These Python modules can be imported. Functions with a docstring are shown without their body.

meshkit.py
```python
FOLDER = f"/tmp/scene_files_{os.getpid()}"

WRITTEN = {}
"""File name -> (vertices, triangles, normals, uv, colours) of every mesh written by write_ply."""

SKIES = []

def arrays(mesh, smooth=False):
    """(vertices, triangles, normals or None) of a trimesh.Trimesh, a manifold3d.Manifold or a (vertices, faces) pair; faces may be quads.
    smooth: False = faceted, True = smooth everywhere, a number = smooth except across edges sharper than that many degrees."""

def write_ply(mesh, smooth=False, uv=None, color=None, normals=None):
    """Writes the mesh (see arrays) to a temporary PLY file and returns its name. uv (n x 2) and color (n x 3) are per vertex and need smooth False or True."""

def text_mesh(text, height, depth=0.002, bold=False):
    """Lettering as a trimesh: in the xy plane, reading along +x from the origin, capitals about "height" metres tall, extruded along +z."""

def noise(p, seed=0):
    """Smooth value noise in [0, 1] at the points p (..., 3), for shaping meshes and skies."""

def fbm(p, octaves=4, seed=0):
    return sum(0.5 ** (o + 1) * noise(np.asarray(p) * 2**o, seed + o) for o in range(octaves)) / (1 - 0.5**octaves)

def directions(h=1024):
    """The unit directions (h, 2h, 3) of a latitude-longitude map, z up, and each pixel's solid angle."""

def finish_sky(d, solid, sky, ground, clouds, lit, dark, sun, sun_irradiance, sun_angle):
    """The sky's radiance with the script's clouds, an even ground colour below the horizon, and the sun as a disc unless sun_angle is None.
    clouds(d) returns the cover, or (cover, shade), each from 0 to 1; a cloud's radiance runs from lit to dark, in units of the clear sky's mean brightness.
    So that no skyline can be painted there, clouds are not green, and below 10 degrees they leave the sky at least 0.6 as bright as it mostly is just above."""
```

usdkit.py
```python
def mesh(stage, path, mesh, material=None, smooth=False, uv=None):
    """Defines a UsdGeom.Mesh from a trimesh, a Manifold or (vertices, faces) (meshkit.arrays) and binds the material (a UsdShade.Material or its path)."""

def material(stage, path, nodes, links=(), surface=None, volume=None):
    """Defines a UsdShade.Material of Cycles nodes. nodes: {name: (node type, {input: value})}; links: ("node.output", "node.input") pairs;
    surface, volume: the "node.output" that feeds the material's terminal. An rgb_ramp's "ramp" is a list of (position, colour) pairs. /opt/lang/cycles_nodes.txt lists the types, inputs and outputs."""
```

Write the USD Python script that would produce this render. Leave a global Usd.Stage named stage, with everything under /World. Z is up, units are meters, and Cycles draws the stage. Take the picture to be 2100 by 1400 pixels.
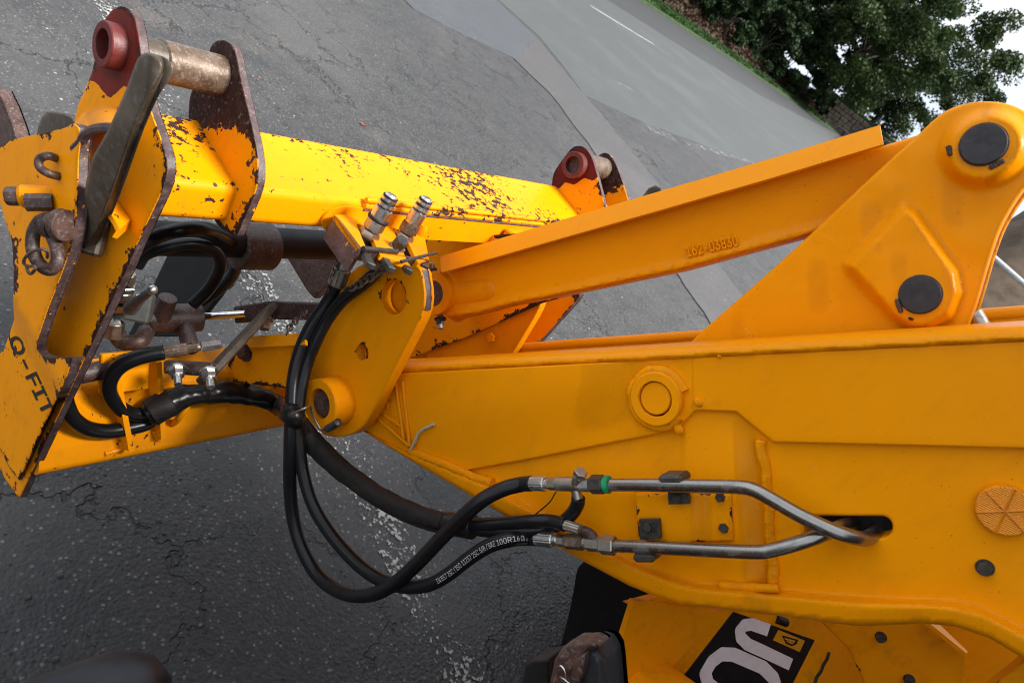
import math, random
import numpy as np, trimesh, shapely, usdkit, meshkit
from shapely.geometry import Polygon, LineString, Point
from scipy.spatial import Delaunay
from pxr import Usd, UsdGeom, UsdLux, UsdShade, Gf, Sdf, Vt

stage = Usd.Stage.CreateInMemory()
UsdGeom.SetStageUpAxis(stage, UsdGeom.Tokens.z)
UsdGeom.SetStageMetersPerUnit(stage, 1.0)
UsdGeom.Xform.Define(stage, '/World')
stage.SetDefaultPrim(stage.GetPrimAtPath('/World'))
rng = np.random.default_rng(7)

# ------------------------------------------------------------------ camera
W, H, F = 2100, 1400, 1450.0
VPX, VPY, SLOPE = 2140.0, 565.0, 0.80          # vanishing point of the machine's width, slope of the horizon
CAMH = 1.60
C0 = np.array([W / 2, H / 2])
_Y = np.array([VPX - C0[0], VPY - C0[1], F]); _Y /= np.linalg.norm(_Y)
_h = np.array([VPX - 1000 - C0[0], VPY - 1000 * SLOPE - C0[1], F])
_Z = np.cross(_Y, _h); _Z /= np.linalg.norm(_Z)
if _Z[1] > 0: _Z = -_Z
_X = np.cross(_Y, _Z)
AX = np.stack([_X, _Y, _Z])                     # rows: world axes in camera coordinates (right, down, forward)
CAM = np.array([0, 0, CAMH])
RIGHT, DOWN, FWD = AX[:, 0], AX[:, 1], AX[:, 2]

cam = UsdGeom.Camera.Define(stage, '/World/camera')
m4 = Gf.Matrix4d(*[float(v) for v in np.block([[np.stack([RIGHT, -DOWN, -FWD]), np.zeros((3, 1))], [CAM[None], np.ones((1, 1))]]).ravel()])
cam.AddTransformOp().Set(m4)
cam.CreateHorizontalApertureAttr(36.0)
cam.CreateVerticalApertureAttr(36.0 * 682 / 1024)
cam.CreateFocalLengthAttr(F / W * 36.0)
cam.CreateClippingRangeAttr(Gf.Vec2f(0.05, 2000))
cam.CreateFStopAttr(8.0)
cam.CreateFocusDistanceAttr(1.3)
cam.CreateExposureAttr(3.34)

# ------------------------------------------------------------------ sky and sun (overcast)
SUN_EL, SUN_ROT = math.radians(50), math.radians(72)
sd = np.array([math.sin(SUN_ROT) * math.cos(SUN_EL), math.cos(SUN_ROT) * math.cos(SUN_EL), math.sin(SUN_EL)])


class G:
    """node graph builder: values that are R objects are links"""
    class R(str): pass

    def __init__(s): s.nodes, s.links, s.k = {}, [], 0

    def n(s, kind, out, **inp):
        s.k += 1
        name = f'n{s.k}'
        vals = {}
        for k, v in inp.items():
            if isinstance(v, G.R): s.links.append((str(v), f'{name}.{k}'))
            else: vals[k] = v
        s.nodes[name] = (kind, vals)
        return G.R(f'{name}.{out}')

    def math(s, t, a, b=0.5, clamp=False): return s.n('math', 'value', math_type=t, value1=a, value2=b, use_clamp=clamp)
    def mix(s, f, a, b): return s.n('mix_color', 'result', fac=f, a=a, b=b)
    def noise(s, vec, scale, detail=3.0, rough=0.55, out='fac', **k): return s.n('noise_texture', out, vector=vec, scale=scale, detail=detail, roughness=rough, **k)
    def step(s, v, a, b): return s.n('map_range', 'result', range_type='smoothstep', value=v, from_min=a, from_max=b, to_min=0.0, to_max=1.0, clamp=True)
    def pos(s): return s.n('geometry', 'position')
    def attr(s, name): return s.n('attribute', 'fac', attribute=name)
    def scale(s, vec, sc, rot=(0, 0, 0)): return s.n('mapping', 'vector', vector=vec, scale=sc, rotation=rot)
    def bump(s, h, strength=0.3, dist=0.01, **k): return s.n('bump', 'normal', height=h, strength=strength, distance=dist, **k)
    def make(s, name, surface, volume=None): return usdkit.material(stage, '/World/Looks/' + name, s.nodes, s.links, surface=surface, volume=volume)


def sky():
    g = G()
    vec = g.n('texture_coordinate', 'generated')
    base = g.n('sky_texture', 'color', sky_type='single_scattering', sun_disc=False, sun_elevation=SUN_EL, sun_rotation=SUN_ROT, air_density=1.0, aerosol_density=2.0)
    v2 = g.scale(vec, (1.0, 1.0, 2.2))
    cl = g.noise(v2, 1.3, 4.0, 0.5)
    cl2 = g.noise(v2, 2.2, 3.0, 0.5)
    cloud = g.n('rgb_ramp', 'color', fac=cl2, ramp=[(0.28, (1.45, 1.68, 2.0)), (0.50, (1.78, 1.96, 2.24)), (0.68, (3.3, 3.35, 3.4))])
    col = g.mix(g.step(cl, 0.10, 0.30), base, cloud)
    bg = g.n('background_shader', 'background', color=col, strength=0.055)
    m = g.make('sky', bg)
    d = UsdLux.DomeLight.Define(stage, '/World/sky')
    d.GetPrim().SetCustomDataByKey('kind', 'structure')
    UsdShade.MaterialBindingAPI.Apply(d.GetPrim()).Bind(m)


sky()
sun = UsdLux.DistantLight.Define(stage, '/World/sun')
sun.CreateIntensityAttr(0.30); sun.CreateAngleAttr(20.0); sun.CreateColorAttr(Gf.Vec3f(1.0, 0.97, 0.92))
sun.CreateNormalizeAttr(True)
zax = sd; xax = np.cross([0, 0, 1.0], zax); xax /= np.linalg.norm(xax); yax = np.cross(zax, xax)
sun.AddTransformOp().Set(Gf.Matrix4d(*[float(v) for v in np.block([[np.stack([xax, yax, zax]), np.zeros((3, 1))], [np.zeros((1, 3)), np.ones((1, 1))]]).ravel()]))

# ------------------------------------------------------------------ places
def ray(px, py):
    d = np.stack([np.asarray(px, float) - C0[0], np.asarray(py, float) - C0[1], np.full(np.shape(px), F)], -1)
    return d @ AX.T
def at(px, py, Y):                                  # the point on the upright plane at distance Y beside the camera
    r = ray(px, py); return CAM + r * (np.asarray(Y) / r[..., 1])[..., None]
def atz(px, py, z=0.0):                             # the point on a level plane
    r = ray(px, py); return CAM + r * ((z - CAMH) / r[..., 2])[..., None]
def atd(px, py, depth):
    r = ray(px, py); return CAM + r * (np.asarray(depth) / F)[..., None]
def atp(px, py, p0, n):
    r = ray(px, py); return CAM + r * (((np.asarray(p0) - CAM) @ n) / (r @ n))[..., None]
def ats(pts, Y):
    p = np.asarray(pts, float); return at(p[:, 0], p[:, 1], np.full(len(p), float(Y)))
def camv(a, b, c):
    v = a * RIGHT + b * DOWN + c * FWD; return v / np.linalg.norm(v)

# ------------------------------------------------------------------ scene objects
_used = {}
def numbered(path):
    if path not in _used: _used[path] = 0; return path
    _used[path] += 1; return f'{path}_{_used[path]:03d}'
def tag(o, label=None, cat=None, group=None, kind=None):
    o = o.GetPrim() if hasattr(o, 'GetPrim') else o
    for k, v in (('label', label), ('category', cat), ('group', group), ('kind', kind)):
        if v: o.SetCustomDataByKey(k, v)
    return o
def thing(name, label, cat, loc=(0, 0, 0), group=None):
    x = UsdGeom.Xform.Define(stage, numbered('/World/' + name))
    x.AddTranslateOp().Set(Gf.Vec3d(*[float(v) for v in loc]))
    o = tag(x.GetPrim(), label, cat, group)
    _loc[str(o.GetPath())] = np.asarray(loc, float)
    return o
_loc = {'/World': np.zeros(3)}
def obj(name, mesh, mat, parent=None, smooth=35, label=None, prim=None):
    base = str(parent.GetPath()) if parent is not None else '/World'
    off = _loc.get(base, np.zeros(3))
    if isinstance(mesh, (list,)): mesh = trimesh.util.concatenate(mesh)
    mesh = mesh.copy(); mesh.vertices = mesh.vertices - off
    pv = prim
    path = numbered(base + '/' + name)
    if pv is not None:
        m = usdkit.mesh(stage, path, mesh, mat, smooth=True)
        api = UsdGeom.PrimvarsAPI(m)
        for k, v in pv.items():
            api.CreatePrimvar(k, Sdf.ValueTypeNames.FloatArray, 'vertex').Set(Vt.FloatArray.FromNumpy(np.asarray(v, np.float32)))
    else:
        m = usdkit.mesh(stage, path, mesh, mat, smooth=smooth)
    _loc[path] = off
    if label: m.GetPrim().SetCustomDataByKey('label', label)
    return m.GetPrim()
def copy_of(src, loc, rotz=0, scale=1.0, label=None, group=None):
    was = src.GetCustomData()
    name = src.GetName().split('_0')[0]
    x = UsdGeom.Xform.Define(stage, numbered('/World/' + name))
    x.GetPrim().GetReferences().AddInternalReference(src.GetPath())
    x.ClearXformOpOrder()
    x.AddTranslateOp().Set(Gf.Vec3d(*[float(v) for v in loc])); x.AddRotateZOp().Set(rotz); x.AddScaleOp().Set(Gf.Vec3f(scale))
    x.GetPrim().SetInstanceable(True)
    return tag(x.GetPrim(), label or was['label'], was['category'], group or was.get('group'))

# ------------------------------------------------------------------ shapes
def from_xz(poly, Y0, Y1):
    """extrude an (x, z) polygon from Y0 to Y1"""
    m = trimesh.creation.extrude_polygon(poly, abs(Y1 - Y0), engine='earcut')
    v = m.vertices; m.vertices = np.c_[v[:, 0], min(Y0, Y1) + v[:, 2], v[:, 1]]; m.invert(); return m
def pxpoly(pts, Y, r=0.0):
    p = Polygon(ats(pts, Y)[:, [0, 2]])
    if not p.is_valid: p = p.buffer(0)
    return p.buffer(-r).buffer(2 * r).buffer(-r) if r else p
def plate(pts, Y, t, holes=(), r=0.0):
    p = pxpoly(pts, Y, r)
    for h in holes: p = p.difference(pxpoly(h, Y))
    return from_xz(p, Y, Y + t)
def box_axes(c, ex, ey, ez, sx, sy, sz, bev=0.0):
    m = trimesh.creation.box((1, 1, 1)); v = m.vertices * np.array([sx, sy, sz])
    if bev:
        b = np.array([sx, sy, sz]) / 2 - bev
        import manifold3d
        pts = []
        for s in np.ndindex(2, 2, 2):
            q = (np.array(s) * 2 - 1) * b
            for k in range(3):
                e = np.zeros(3); e[k] = (np.array(s) * 2 - 1)[k] * bev; pts.append(q + e)
        m = trimesh.convex.convex_hull(np.array(pts)); v = m.vertices
    m.vertices = np.asarray(c) + v @ np.stack([ex, ey, ez]); m.fix_normals() if np.dot(np.cross(ex, ey), ez) < 0 else None
    return m
def frame(d):
    d = np.asarray(d, float) / np.linalg.norm(d)
    a = np.cross(d, [0, 0, 1.0] if abs(d[2]) < 0.9 else [1.0, 0, 0]); a /= np.linalg.norm(a)
    return d, a, np.cross(d, a)
def lathe(p0, d, prof, sides=32, rot=0.0):
    """prof: (s, r) pairs along d from p0; closed ends"""
    d, a, b = frame(d); p0 = np.asarray(p0, float)
    t = np.arange(sides) * 2 * np.pi / sides + rot
    ring = np.cos(t)[:, None] * a + np.sin(t)[:, None] * b
    v, f = [], []
    for s, r in prof: v.append(p0 + d * s + ring * max(r, 1e-5))
    v = np.vstack(v); n = len(prof)
    for i in range(n - 1):
        for j in range(sides):
            k = (j + 1) % sides
            f += [[i * sides + j, i * sides + k, (i + 1) * sides + k], [i * sides + j, (i + 1) * sides + k, (i + 1) * sides + j]]
    c0, c1 = len(v), len(v) + 1
    v = np.vstack([v, p0 + d * prof[0][0], p0 + d * prof[-1][0]])
    for j in range(sides):
        k = (j + 1) % sides
        f += [[c0, k, j], [c1, (n - 1) * sides + j, (n - 1) * sides + k]]
    return trimesh.Trimesh(v, f, process=False)
def cyl(p0, p1, r, sides=32, bev=None):
    p0, p1 = np.asarray(p0, float), np.asarray(p1, float); L = np.linalg.norm(p1 - p0); b = min(0.06 * r, L * 0.2) if bev is None else bev
    return lathe(p0, p1 - p0, [(0, r - b), (b, r), (L - b, r), (L, r - b)], sides)
def ring(p0, p1, r0, r1, sides=40):
    """a collar with a bore: outer radius r1, inner r0"""
    p0, p1 = np.asarray(p0, float), np.asarray(p1, float); L = np.linalg.norm(p1 - p0); b = 0.05 * r1
    d, a, bb = frame(p1 - p0); t = np.arange(sides) * 2 * np.pi / sides; rg = np.cos(t)[:, None] * a + np.sin(t)[:, None] * bb
    prof = [(0, r0 + b * .5), (0, r1 - b), (b, r1), (L, r1), (L, r0), (b * .5, r0)]
    v = np.vstack([p0 + d * s + rg * r for s, r in prof]); f = []
    n = len(prof)
    for i in range(n):
        for j in range(sides):
            k, q = (j + 1) % sides, (i + 1) % n
            f += [[i * sides + j, i * sides + k, q * sides + k], [i * sides + j, q * sides + k, q * sides + j]]
    m = trimesh.Trimesh(v, f, process=False)
    return m
def hexbolt(p, d, r, h, washer=True):
    ms = [lathe(p, d, [(0.0, r), (h * .75, r), (h, r * .86)], 6)]
    if washer: ms.append(lathe(np.asarray(p) - np.asarray(d) / np.linalg.norm(d) * h * .15, d, [(0, r * 1.25), (h * .15 + h * .12, r * 1.25)], 24))
    return trimesh.util.concatenate(ms)
def spline(P, n=12):
    P = np.asarray(P, float); Q = np.vstack([2 * P[0] - P[1], P, 2 * P[-1] - P[-2]]); out = []
    for i in range(1, len(Q) - 2):
        t = np.linspace(0, 1, n, endpoint=False)[:, None]
        a, b, c, d = Q[i - 1], Q[i], Q[i + 1], Q[i + 2]
        out.append(0.5 * (2 * b + (c - a) * t + (2 * a - 5 * b + 4 * c - d) * t ** 2 + (3 * b - a - 3 * c + d) * t ** 3))
    return np.vstack(out + [P[-1:]])
def tube(P, r, sides=16, caps=True):
    P = np.asarray(P, float); r = np.broadcast_to(r, (len(P),)).astype(float)
    T = np.gradient(P, axis=0); T /= np.linalg.norm(T, axis=1, keepdims=True) + 1e-12
    _, a, _ = frame(T[0]); A = []
    for t in T:
        a = a - t * (a @ t); a /= np.linalg.norm(a) + 1e-12; A.append(a)
    A = np.array(A); B = np.cross(T, A); ang = np.arange(sides) * 2 * np.pi / sides
    v = (P[:, None] + r[:, None, None] * (np.cos(ang)[None, :, None] * A[:, None] + np.sin(ang)[None, :, None] * B[:, None])).reshape(-1, 3)
    i, j = np.meshgrid(np.arange(len(P) - 1), np.arange(sides), indexing='ij')
    q = np.stack([i * sides + j, i * sides + (j + 1) % sides, (i + 1) * sides + (j + 1) % sides, (i + 1) * sides + j], -1).reshape(-1, 4)
    f = np.vstack([q[:, [0, 1, 2]], q[:, [0, 2, 3]]])
    if caps:
        n = len(v); v = np.vstack([v, P[:1], P[-1:]]); L = (len(P) - 1) * sides; j = np.arange(sides)
        f = np.vstack([f, np.c_[np.full(sides, n), (j + 1) % sides, j], np.c_[np.full(sides, n + 1), L + j, L + (j + 1) % sides]])
    return trimesh.Trimesh(v, f, process=False)
def pxpath(pts, n=12):
    """pts: (px, py, Y)"""
    p = np.asarray(pts, float); return spline(at(p[:, 0], p[:, 1], p[:, 2]), n)
def depth_of(p): return (np.asarray(p) - CAM) @ FWD
def px2m(npx, p): return npx * depth_of(p) / F
def interp_line(pl):
    a = np.asarray(pl, float); return lambda x: np.interp(x, a[:, 0], a[:, 1])
sst = lambda a, b, x: (lambda t: t * t * (3 - 2 * t))(np.clip((np.asarray(x, float) - a) / (b - a), 0, 1))

def relief(pts, Y, thick, off=None, holes=(), step=6, bev_px=5.0, bev_m=0.004, fields=None, back=True, follow=False):
    """A plate whose near face lies near the plane Y with a relief off(px, py) in metres towards the viewer's side.
    Returns (face mesh, its per-vertex fields, edge mesh): the face with rounded rim, and the cut edge with the back."""
    poly = Polygon(pts).buffer(0)
    for h in holes: poly = poly.difference(Polygon(h).buffer(0))
    poly = max(getattr(poly, 'geoms', [poly]), key=lambda g: g.area)
    rings = [poly.exterior] + list(poly.interiors)
    B = []
    for rg in rings:
        n = max(8, int(rg.length / (step * .6))); B.append(np.array([rg.interpolate(t, normalized=True).coords[0] for t in np.arange(n) / n]))
    x0, y0, x1, y1 = poly.bounds
    gx, gy = np.meshgrid(np.arange(x0, x1, step), np.arange(y0, y1, step)); gp = np.c_[gx.ravel(), gy.ravel()]
    gp = gp + rng.uniform(-.12, .12, gp.shape) * step
    ed = shapely.union_all([LineString(list(rg.coords)) for rg in rings])
    ok = shapely.contains_xy(poly, gp[:, 0], gp[:, 1]); gp = gp[ok]
    dd = shapely.distance(shapely.points(gp), ed); gp, dd = gp[dd > step * .5], dd[dd > step * .5]
    nb = [len(b) for b in B]; rows, rd_ = [], []          # inner rows for the rounded rim
    for q in (.18, .5, 1.0):
        inner = poly.buffer(-bev_px * q)
        for gm_ in getattr(inner, 'geoms', [inner]):
            for rg in ([gm_.exterior] + list(gm_.interiors) if not gm_.is_empty else []):
                n = max(8, int(rg.length / (step * .8))); a_ = np.array([rg.interpolate((t + .5 * (q == .5)) / n, normalized=True).coords[0] for t in np.arange(n)]); rows.append(a_); rd_.append(np.full(n, bev_px * q))
    gp, dd = gp[dd > bev_px + step * .5], dd[dd > bev_px + step * .5]
    A = np.vstack(B + rows + [gp]); D = np.r_[np.zeros(sum(nb)), np.concatenate(rd_), dd]
    tri = Delaunay(A).simplices
    cen = A[tri].mean(1); tri = tri[shapely.contains_xy(poly, cen[:, 0], cen[:, 1])]
    t = np.clip(D / bev_px, 0, 1); rim = bev_m * (1 - np.sqrt(np.maximum(0, 1 - (1 - t) ** 2)))
    o = (off(A[:, 0], A[:, 1]) if off else 0.0 * rim) - rim
    V = at(A[:, 0], A[:, 1], float(Y) - o); base = V.copy(); base[:, 1] = Y
    f = tri.copy()
    n = np.cross(V[f[:, 1]] - V[f[:, 0]], V[f[:, 2]] - V[f[:, 0]]); bad = (n * (CAM - V[f[:, 0]])).sum(1) < 0; f[bad] = f[bad][:, ::-1]
    face = trimesh.Trimesh(V, f, process=False)
    sc = px2m(1.0, V.mean(0))
    fl = {'edge': np.exp(-D * sc / 0.006)}
    for k, fn in (fields or {}).items(): fl[k] = fn(A[:, 0], A[:, 1])
    ev, ef, s = [], [], 0
    fo = (o + rim if follow == 'all' else np.minimum(o, 0)) if follow else 0 * D
    for k, c in enumerate(nb):
        i0 = sum(nb[:k]); a = V[i0:i0 + c]; b = base[i0:i0 + c].copy(); b[:, 1] = Y + thick - fo[i0:i0 + c]
        ev += [a, b]; j = np.arange(c); q = (j + 1) % c; w_ = [np.c_[s + j, s + q, s + c + q], np.c_[s + j, s + c + q, s + c + j]]
        p_ = A[i0:i0 + c]; e_ = p_[q] - p_; m_ = (p_ + p_[q]) / 2; n2_ = np.c_[e_[:, 1], -e_[:, 0]] / (np.linalg.norm(e_, axis=1, keepdims=True) + 1e-9)
        n2_ = np.where(shapely.contains_xy(poly, m_[:, 0] + n2_[:, 0] * .4, m_[:, 1] + n2_[:, 1] * .4)[:, None], -n2_, n2_)      # out of the plate, in pixels
        N_ = np.cross(a[q] - a, [0, 1.0, 0]); N_ /= np.linalg.norm(N_, axis=1, keepdims=True) + 1e-12
        if ((to_px(a + N_ * .002) - to_px(a)) * n2_).sum() < 0: w_ = [x_[:, ::-1] for x_ in w_]
        ef += w_; s += 2 * c
    if back:
        bv = base.copy(); bv[:, 1] = Y + thick - fo; ev.append(bv); ef.append(f[:, ::-1] + s)
    edge = trimesh.Trimesh(np.vstack(ev), np.vstack(ef), process=False)
    return face, fl, edge
def relief_obj(name, parent, mat, edge_mat, edge_name='cut_edge', **k):
    face, fl, edge = relief(**k)
    o = obj(name, face, mat, parent, prim=fl)
    obj(edge_name, edge, edge_mat, o, smooth=30)
    return o
def rounded(P, n=2):
    P = np.asarray(P, float)
    for _ in range(n):
        Q = np.roll(P, -1, axis=0); P = np.stack([P * .75 + Q * .25, P * .25 + Q * .75], 1).reshape(-1, 2)
    return [tuple(p) for p in P]
def px_text(text, Y, base, run, height_px, depth=0.0006, bold=True, lift=0.0):
    """lettering on the plane Y: starts at the pixel base, runs along the pixel vector run, capitals height_px tall"""
    m = meshkit.text_mesh(text, 1.0, 1.0, bold); L = m.vertices[:, 0].max(); run = np.asarray(run, float); u = run / np.linalg.norm(run); up = np.array([u[1], -u[0]])
    v = m.vertices; p = np.asarray(base) + v[:, :1] / L * run + v[:, 1:2] * height_px * up
    P = at(p[:, 0], p[:, 1], np.full(len(p), float(Y))); P[:, 1] -= lift + v[:, 2] * depth
    return trimesh.Trimesh(P, m.faces, process=False)
def extr_y(pts2, Y0, Y1, r=0.0):
    p = Polygon(pts2).buffer(0)
    if r: p = p.buffer(-r, join_style=2).buffer(r, quad_segs=6)
    return from_xz(p, Y0, Y1)
def circ(cx, cy, r, n=40, ry=None):
    t = np.arange(n) * 2 * np.pi / n; return np.c_[cx + r * np.cos(t), cy + (ry or r) * np.sin(t)]
def disc_pts(px, py, Y, R, n=48):
    """pixels of a true circle of radius R metres on the plane Y"""
    c = at(px, py, Y); t = np.arange(n) * 2 * np.pi / n
    P = np.c_[c[0] + R * np.cos(t), np.full(n, c[1]), c[2] + R * np.sin(t)]; return to_px(P)
def to_px(P):
    q = (np.asarray(P) - CAM) @ AX; return C0 + q[..., :2] / q[..., 2:] * F
def weld(P, r, seed=0, n=10):
    P = spline(P, n); 
    L = np.r_[0, np.cumsum(np.linalg.norm(np.diff(P, axis=0), axis=1))]; s = np.arange(0, L[-1], 0.0025)
    P = np.c_[[np.interp(s, L, P[:, k]) for k in range(3)]].T
    P = P + (meshkit.fbm(P * 35, 3, seed)[:, None] - .5) * r * .9; rr = r * (0.70 + 0.16 * np.abs(np.sin(s * math.pi / 0.006 + seed + 5 * meshkit.noise(P * 25, seed))) * (.3 + meshkit.noise(P * 60, seed)) + .35 * meshkit.fbm(P * 50, 3, seed + 9))
    return tube(P, rr, 10)

# ------------------------------------------------------------------ materials
STEEL = (0.30, 0.29, 0.28)
def paint(name, col, chips=0.0, dens_scale=9.0, chip_scale=60.0, edge=0.6, rough=0.32, dirt=0.25, dust=0.0, bumpy=0.02, stretch=(1, 1, 1), cut=False, rot=(0, 0, 0), spec=0.12):
    """gloss paint over brown primed steel; chips, worn rims (attribute edge), red lead (attribute red) and bare rust (attribute rust)"""
    g = G(); p = g.pos()
    warp = g.n('vector_math', 'vector', vector1=p, vector2=g.n('vector_math', 'vector', vector1=g.noise(p, 90.0, 2.0, out='color'), vector2=(0.006, 0.006, 0.006), math_type='multiply'), math_type='add')
    big = g.noise(p, 7.0, 3.0)
    fine = g.noise(g.scale(warp, stretch, rot), chip_scale, 4.0, 0.65)
    mid = g.noise(p, 22.0, 4.0, 0.6)
    # colour: slight fade, streaks and grime
    c = g.mix(g.math('multiply', g.step(big, 0.35, 0.75), 0.35), col, tuple(v * f for v, f in zip(col, (0.93, 0.86, 1.3))))
    grime = g.math('multiply', g.step(g.noise(g.scale(p, (1.2, 1.0, 0.5)), 30.0, 6.0, 0.7), 0.48, 0.85), dirt)
    c = g.mix(grime, c, (0.16, 0.075, 0.02))
    scr = g.step(g.noise(g.scale(p, (4.0, 4.0, 150.0), (.3, .7, .2)), 2.0, 2.0, .5), .70, .74)
    c = g.mix(g.math('multiply', g.math('multiply', scr, g.step(mid, .5, .62)), .28), c, (0.62, 0.33, 0.08))
    speck = g.step(g.noise(p, 330.0, 2.0), 0.715, 0.74)
    c = g.mix(g.math('multiply', speck, 0.75), c, (0.045, 0.018, 0.010))
    red = g.step(g.math('add', g.attr('red'), g.math('multiply', g.math('subtract', mid, 0.5), 0.30)), 0.49, 0.51)
    redc = g.mix(g.step(mid, .3, .75), (0.125, 0.015, 0.010), (0.060, 0.011, 0.009))
    c = g.mix(red, c, redc)
    rust_f = g.attr('rust')
    rim = g.math('multiply', g.attr('edge'), edge)
    dens = g.step(g.noise(p, dens_scale, 2.0), 0.36, 0.66)
    thr = g.math('subtract', 0.80 - chips * 0.22, g.math('multiply', dens, chips * 0.30)) if chips else g.math('add', 0.92, 0.0)
    lev = g.math('add', fine, g.math('multiply', rim, g.math('add', g.math('multiply', dens, 0.55), 0.12)))
    lev = g.math('add', lev, g.math('multiply', rust_f, 0.62))
    chip = g.step(g.math('subtract', lev, thr), -0.006, 0.006)
    rustc = g.mix(g.step(fine, .35, .7), (0.020, 0.008, 0.006), (0.042, 0.019, 0.015))
    rustc = g.mix(g.step(g.noise(p, 160.0, 3.0), .56, .74), rustc, (0.13, 0.105, 0.10))
    c = g.mix(chip, c, rustc)
    r = g.n('mix_float', 'result', fac=chip, a=g.math('add', g.math('multiply', mid, 0.16), rough - .08), b=0.55)
    h = g.math('subtract', g.math('multiply', g.noise(p, 55.0, 2.0), 0.10), g.math('multiply', chip, 1.0))
    nrm = g.bump(h, 0.35, 0.0012)
    b = g.n('principled_bsdf', 'BSDF', base_color=c, roughness=r, specular_ior_level=spec, normal=nrm)
    return g.make(name, b)
def rusty(name, a=(0.034, 0.015, 0.011), b=(0.075, 0.038, 0.028), shine=(0.20, 0.18, 0.175), amt=0.5, flecks=None, rough=0.5, metal=0.0, sc=1.0):
    g = G(); p = g.pos(); n1 = g.noise(p, 45.0 * sc, 5.0, 0.65); n2 = g.noise(p, 190.0 * sc, 3.0, 0.6)
    c = g.mix(g.step(n1, .35, .68), a, b)
    c = g.mix(g.math('multiply', g.step(n2, .52, .72), amt), c, shine)
    if flecks is not None: c = g.mix(g.step(g.noise(p, 75.0, 4.0, .65), .66, .68), c, flecks)
    bs = g.n('principled_bsdf', 'BSDF', base_color=c, roughness=g.math('add', g.math('multiply', n2, .25), rough - .12), metallic=metal, normal=g.bump(n2, .4, .0012))
    return g.make(name, bs)
def metal(name, col, rough=.3, scratch=.3, sc=1.0, dirt=(0.05, 0.035, 0.025), dirt_amt=.5):
    g = G(); p = g.pos(); n1 = g.noise(p, 70.0 * sc, 5.0, .65); n2 = g.noise(p, 400.0, 2.0)
    d = g.math('multiply', g.step(n1, .5, .72), dirt_amt)
    c = g.mix(d, col, dirt)
    bs = g.n('principled_bsdf', 'BSDF', base_color=c, metallic=g.n('mix_float', 'result', fac=d, a=1.0, b=.25), roughness=g.math('add', g.math('multiply', n2, scratch), rough - .1), normal=g.bump(n1, .25, .0006))
    return g.make(name, bs)
def plain(name, col, rough=.5, var=.25, sc=60.0, bump=.2, spec=.32, col2=None):
    g = G(); p = g.pos(); n = g.noise(p, sc, 4.0, .6)
    c = g.mix(g.step(n, .3, .75), col, col2 or tuple(v * (1 - var) for v in col))
    bs = g.n('principled_bsdf', 'BSDF', base_color=c, roughness=g.math('add', g.math('multiply', n, .2), rough - .1), specular_ior_level=spec, normal=g.bump(n, bump, .0008))
    return g.make(name, bs)

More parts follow.
